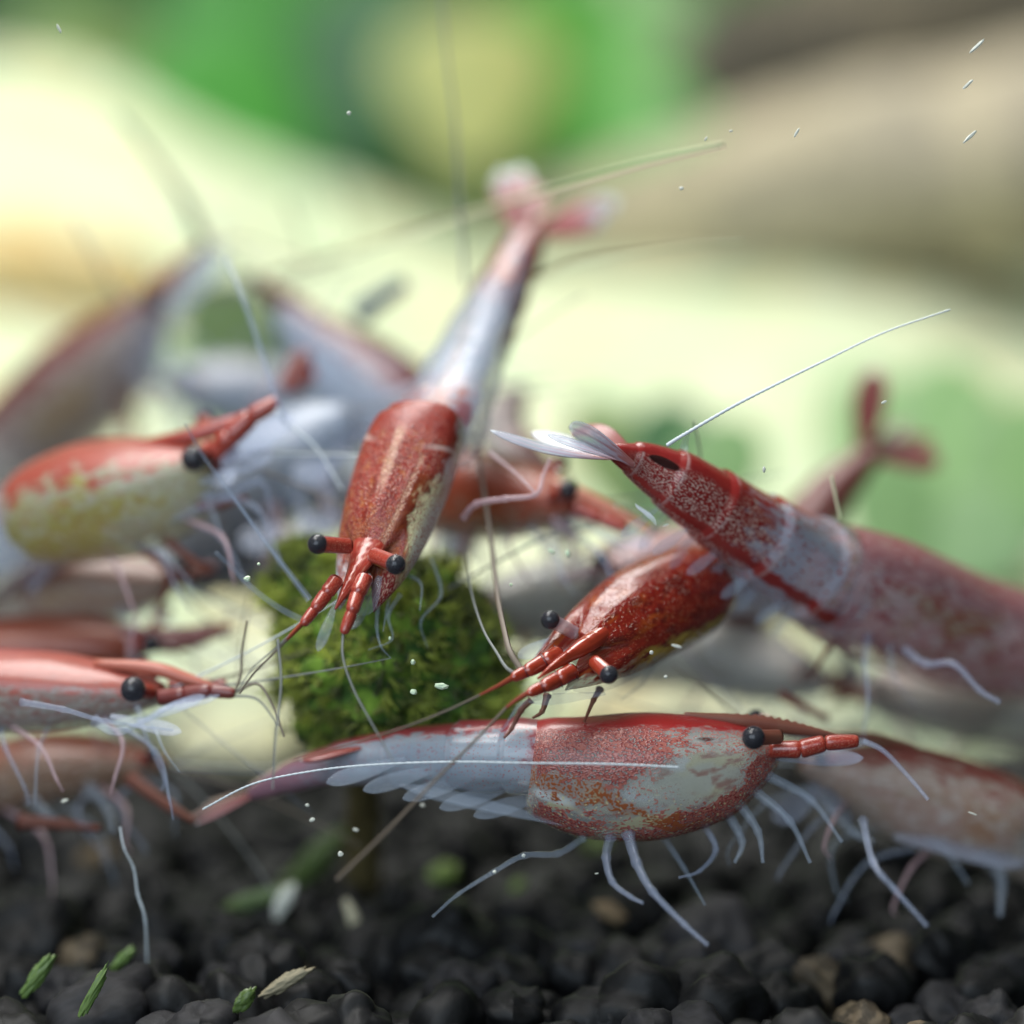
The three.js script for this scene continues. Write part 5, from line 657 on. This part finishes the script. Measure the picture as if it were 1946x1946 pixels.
const flakeMat = leafMat([0.07, 0.13, 0.025], [0.16, 0.25, 0.05], 21), limeMat = leafMat([0.28, 0.42, 0.08], [0.4, 0.52, 0.14], 24), whiteFleck = phys({ color: rgb(0.8, 0.82, 0.74), roughness: 0.7, transparent: true, opacity: 0.8 }), tanFleck = phys({ color: rgb(0.26, 0.18, 0.1), roughness: 0.7 });
const onSoil = (px, py) => (15.2 - 1.4 - (py - 973) / 5189.6 * 80) / ((py - 973) / 5189.6 + 0.1405);   // depth at which the soil's top is seen at that height
function flake(label, a, b, w, mat, name = 'leaf_scrap', cat = 'plant scrap', up) { a = [a[0], a[1], onSoil(a[0], a[1]) - 0.2]; b = [b[0], b[1], Math.max(a[2], onSoil(b[0], b[1])) - 0.2]; const t = thing(name, label, cat, P(...a), cat === 'plant scrap' ? 'green plant scraps on the soil' : undefined); const L = Math.hypot(b[0] - a[0], b[1] - a[1]) / 2; add('scrap', lump([(a[0] + b[0]) / 2, (a[1] + b[1]) / 2, (a[2] + b[2]) / 2], L * 1.15, w * 0.85, w * 0.7, Math.atan2(a[1] - b[1], b[0] - a[0]), a[0] * 0.37, 1.1, 1.6, 26), mat, t); }
flake('green leaf scrap bent over the soil grains below the mossy lump', [545, 1690, -5.4], [632, 1600, -5], 22, flakeMat); flake('dark green scrap lying left of the bent leaf scrap', [440, 1722, -5.6], [545, 1690, -5.6], 14, flakeMat);
flake('olive green leaf scrap at the bottom left corner', [52, 1880, -10.5], [92, 1826, -10.5], 13, LM.olive); flake('narrow green scrap right of the corner leaf scrap', [216, 1840, -9.5], [250, 1806, -9.5], 10, LM.olive); flake('olive stalk at the bottom edge near the corner', [160, 1920, -10.4], [196, 1850, -10], 9, LM.olive);
flake('lime green crumb under the belly of the mottled shrimp', [1120, 1606, -4.4], [1150, 1592, -4.4], 18, limeMat); flake('pale lime crumb on the soil below the clear swimmerets', [826, 1664, -5], [862, 1652, -5], 17, limeMat); flake('small green crumb next to the jointed front leg', [976, 1690, -5.4], [992, 1674, -5.4], 9, limeMat); flake('green scrap at the bottom edge in the middle of the soil', [452, 1916, -10.4], [478, 1886, -10.4], 14, flakeMat);
flake('tan chip lying on the soil at the lower left', [160, 1634, -7], [212, 1618, -7], 16, tanFleck, 'tan_chip', 'chip'); flake('long pale chip standing between soil grains', [664, 1728, -7.6], [694, 1800, -7.6], 11, phys({ color: rgb(0.5, 0.46, 0.32), roughness: 0.7 }), 'pale_chip', 'chip'); flake('white blunt chip below the green leaf scrap', [528, 1734, -6.6], [552, 1690, -6.6], 13, whiteFleck, 'white_chip', 'chip');
flake('beige chip lying along the soil near the bottom', [510, 1884, -9.8], [576, 1848, -9.8], 12, phys({ color: rgb(0.3, 0.26, 0.17), roughness: 0.7 }), 'beige_chip', 'chip'); flake('ochre patch on a soil grain right of the middle', [1140, 1722, -7.4], [1180, 1744, -7.4], 14, tanFleck, 'ochre_chip', 'chip');
// floating specks: each is its own crumb of dust
const limeSpeck = phys({ color: rgb(0.7, 0.85, 0.6), roughness: 0.4 });
const SPK = 'pale specks drifting in the water';
[['white speck above the round pale leaf stem', 663, 215, 0, 5, 5, 0], ['bright speck left of the thin antennas on the right', 1295, 358, 0, 5.5, 4.5, 0], ['pale streak at the upper right corner', 1856, 88, -1, 26, 4.5, -0.75], ['faint streak below the upper right corner', 1840, 160, -1, 18, 4, -0.75], ['pale streak at the right edge beside the tan log', 1843, 260, -1, 22, 4.5, -0.75], ['small slanting streak above the tan log', 1514, 252, -1, 13, 3.2, -1.05],
  ['tiny speck near the end of the yellow antenna', 1389, 249, -2, 4, 3, 0], ['faint fleck just above the yellow antenna tip', 1341, 264, -2, 6, 2.6, -1], ['short pale streak at the upper left', 112, 54, -2, 12, 3.5, 1.1], ['white fleck beside the raised red tail fan', 1680, 764, -1, 8, 3, -0.4], ['fleck above the back of the tail pointing shrimp', 1452, 892, -1, 4, 8, 0],
  ['green white speck over the pink shrimp', 1048, 1048, 1, 9, 5, 0.5], ['bright speck next to the pink shrimp eye', 1079, 1052, 1, 6, 10, 0], ['speck over the grey shrimp', 971, 1111, 0, 4, 4, 0], ['pale speck on the mossy lump', 785, 1258, -1, 6, 7, 0], ['round speck low on the mossy lump', 786, 1315, -1, 9, 7, 0], ['pale oval speck at the right of the mossy lump', 838, 1304, -1, 18, 8, 0.1], ['speck high on the mossy lump', 741, 1213, -1, 4, 5, 0],
  ['round white speck on the soil beside the green leaf scrap', 647, 1623, -0.4, 7, 7, 0], ['lime speck under the clear swimmerets', 803, 1530, -3.4, 6, 4, 0.2], ['grey speck in the shade under the tail', 584, 1530, -2, 5, 4, 0], ['grey green speck beside the ochre stalk', 593, 1558, -2, 7, 5, -0.4], ['white rice shaped speck at the left, over dark soil', 123, 1522, -3, 9, 3.6, -0.4], ['small white speck at the foot of the ochre stalk', 676, 1577, -3, 7, 3.4, 0.3], ['pale crumb near the jointed leg knee', 940, 1657, -1.6, 5, 5, 0], ['white crumb at the leg joint', 995, 1626, -1.2, 5, 5, 0], ['tiny white speck beneath the mottled shrimp', 1134, 1660, -1.5, 5, 1.8, -0.2],
  ['white flake on the glossy shrimp flank', 1286, 1228, 0, 14, 4, 0.25], ['cream speck under the glossy shrimp', 1238, 1240, -1, 5, 5, 0], ['speck in front of the glossy shrimp eye', 1265, 1286, -2, 4.5, 4, 0], ['white comma shaped speck at the lower right', 1848, 1546, -2, 12, 2, 0.35], ['green speck by the long clear antenna', 492, 1072, -1, 4, 4, 0], ['faint crumb beside the clear antenna base', 470, 1100, -1, 9, 7, 0], ['thin white crumb by the swimmerets', 1265, 998, 0, 8, 2.6, -0.3], ['bright crumb on the orange shrimp snout', 1170, 963, 3, 4, 3, 0], ['white crumb below the far eye of the orange shrimp', 1060, 893, 4, 6, 5, 0],
].forEach(([l, x, y, d, a, b, r]) => {
  const t = thing('floating_speck', l, 'speck', P(x, y, d), SPK), s = S(d) * 0.75, g = new THREE.IcosahedronGeometry(1, 2), p = g.attributes.position;
  for (let i = 0; i < p.count; i++) { const k = 0.75 + 0.5 * noise(p.getX(i) * 1.6 + x, p.getY(i) * 1.6 + y, p.getZ(i) * 1.6 + 9); p.setXYZ(i, p.getX(i) * a * s * k, p.getY(i) * b * s * k, p.getZ(i) * Math.min(a, b) * s * k); }
  g.computeVertexNormals(); g.applyQuaternion(new THREE.Quaternion().setFromAxisAngle(FW, r)); const m = new THREE.Mesh(g, y > 1040 && y < 1350 && x < 1100 ? limeSpeck : whiteFleck); m.name = 'crumb'; m.castShadow = true; t.add(m);
});
renderer.render(scene, camera);
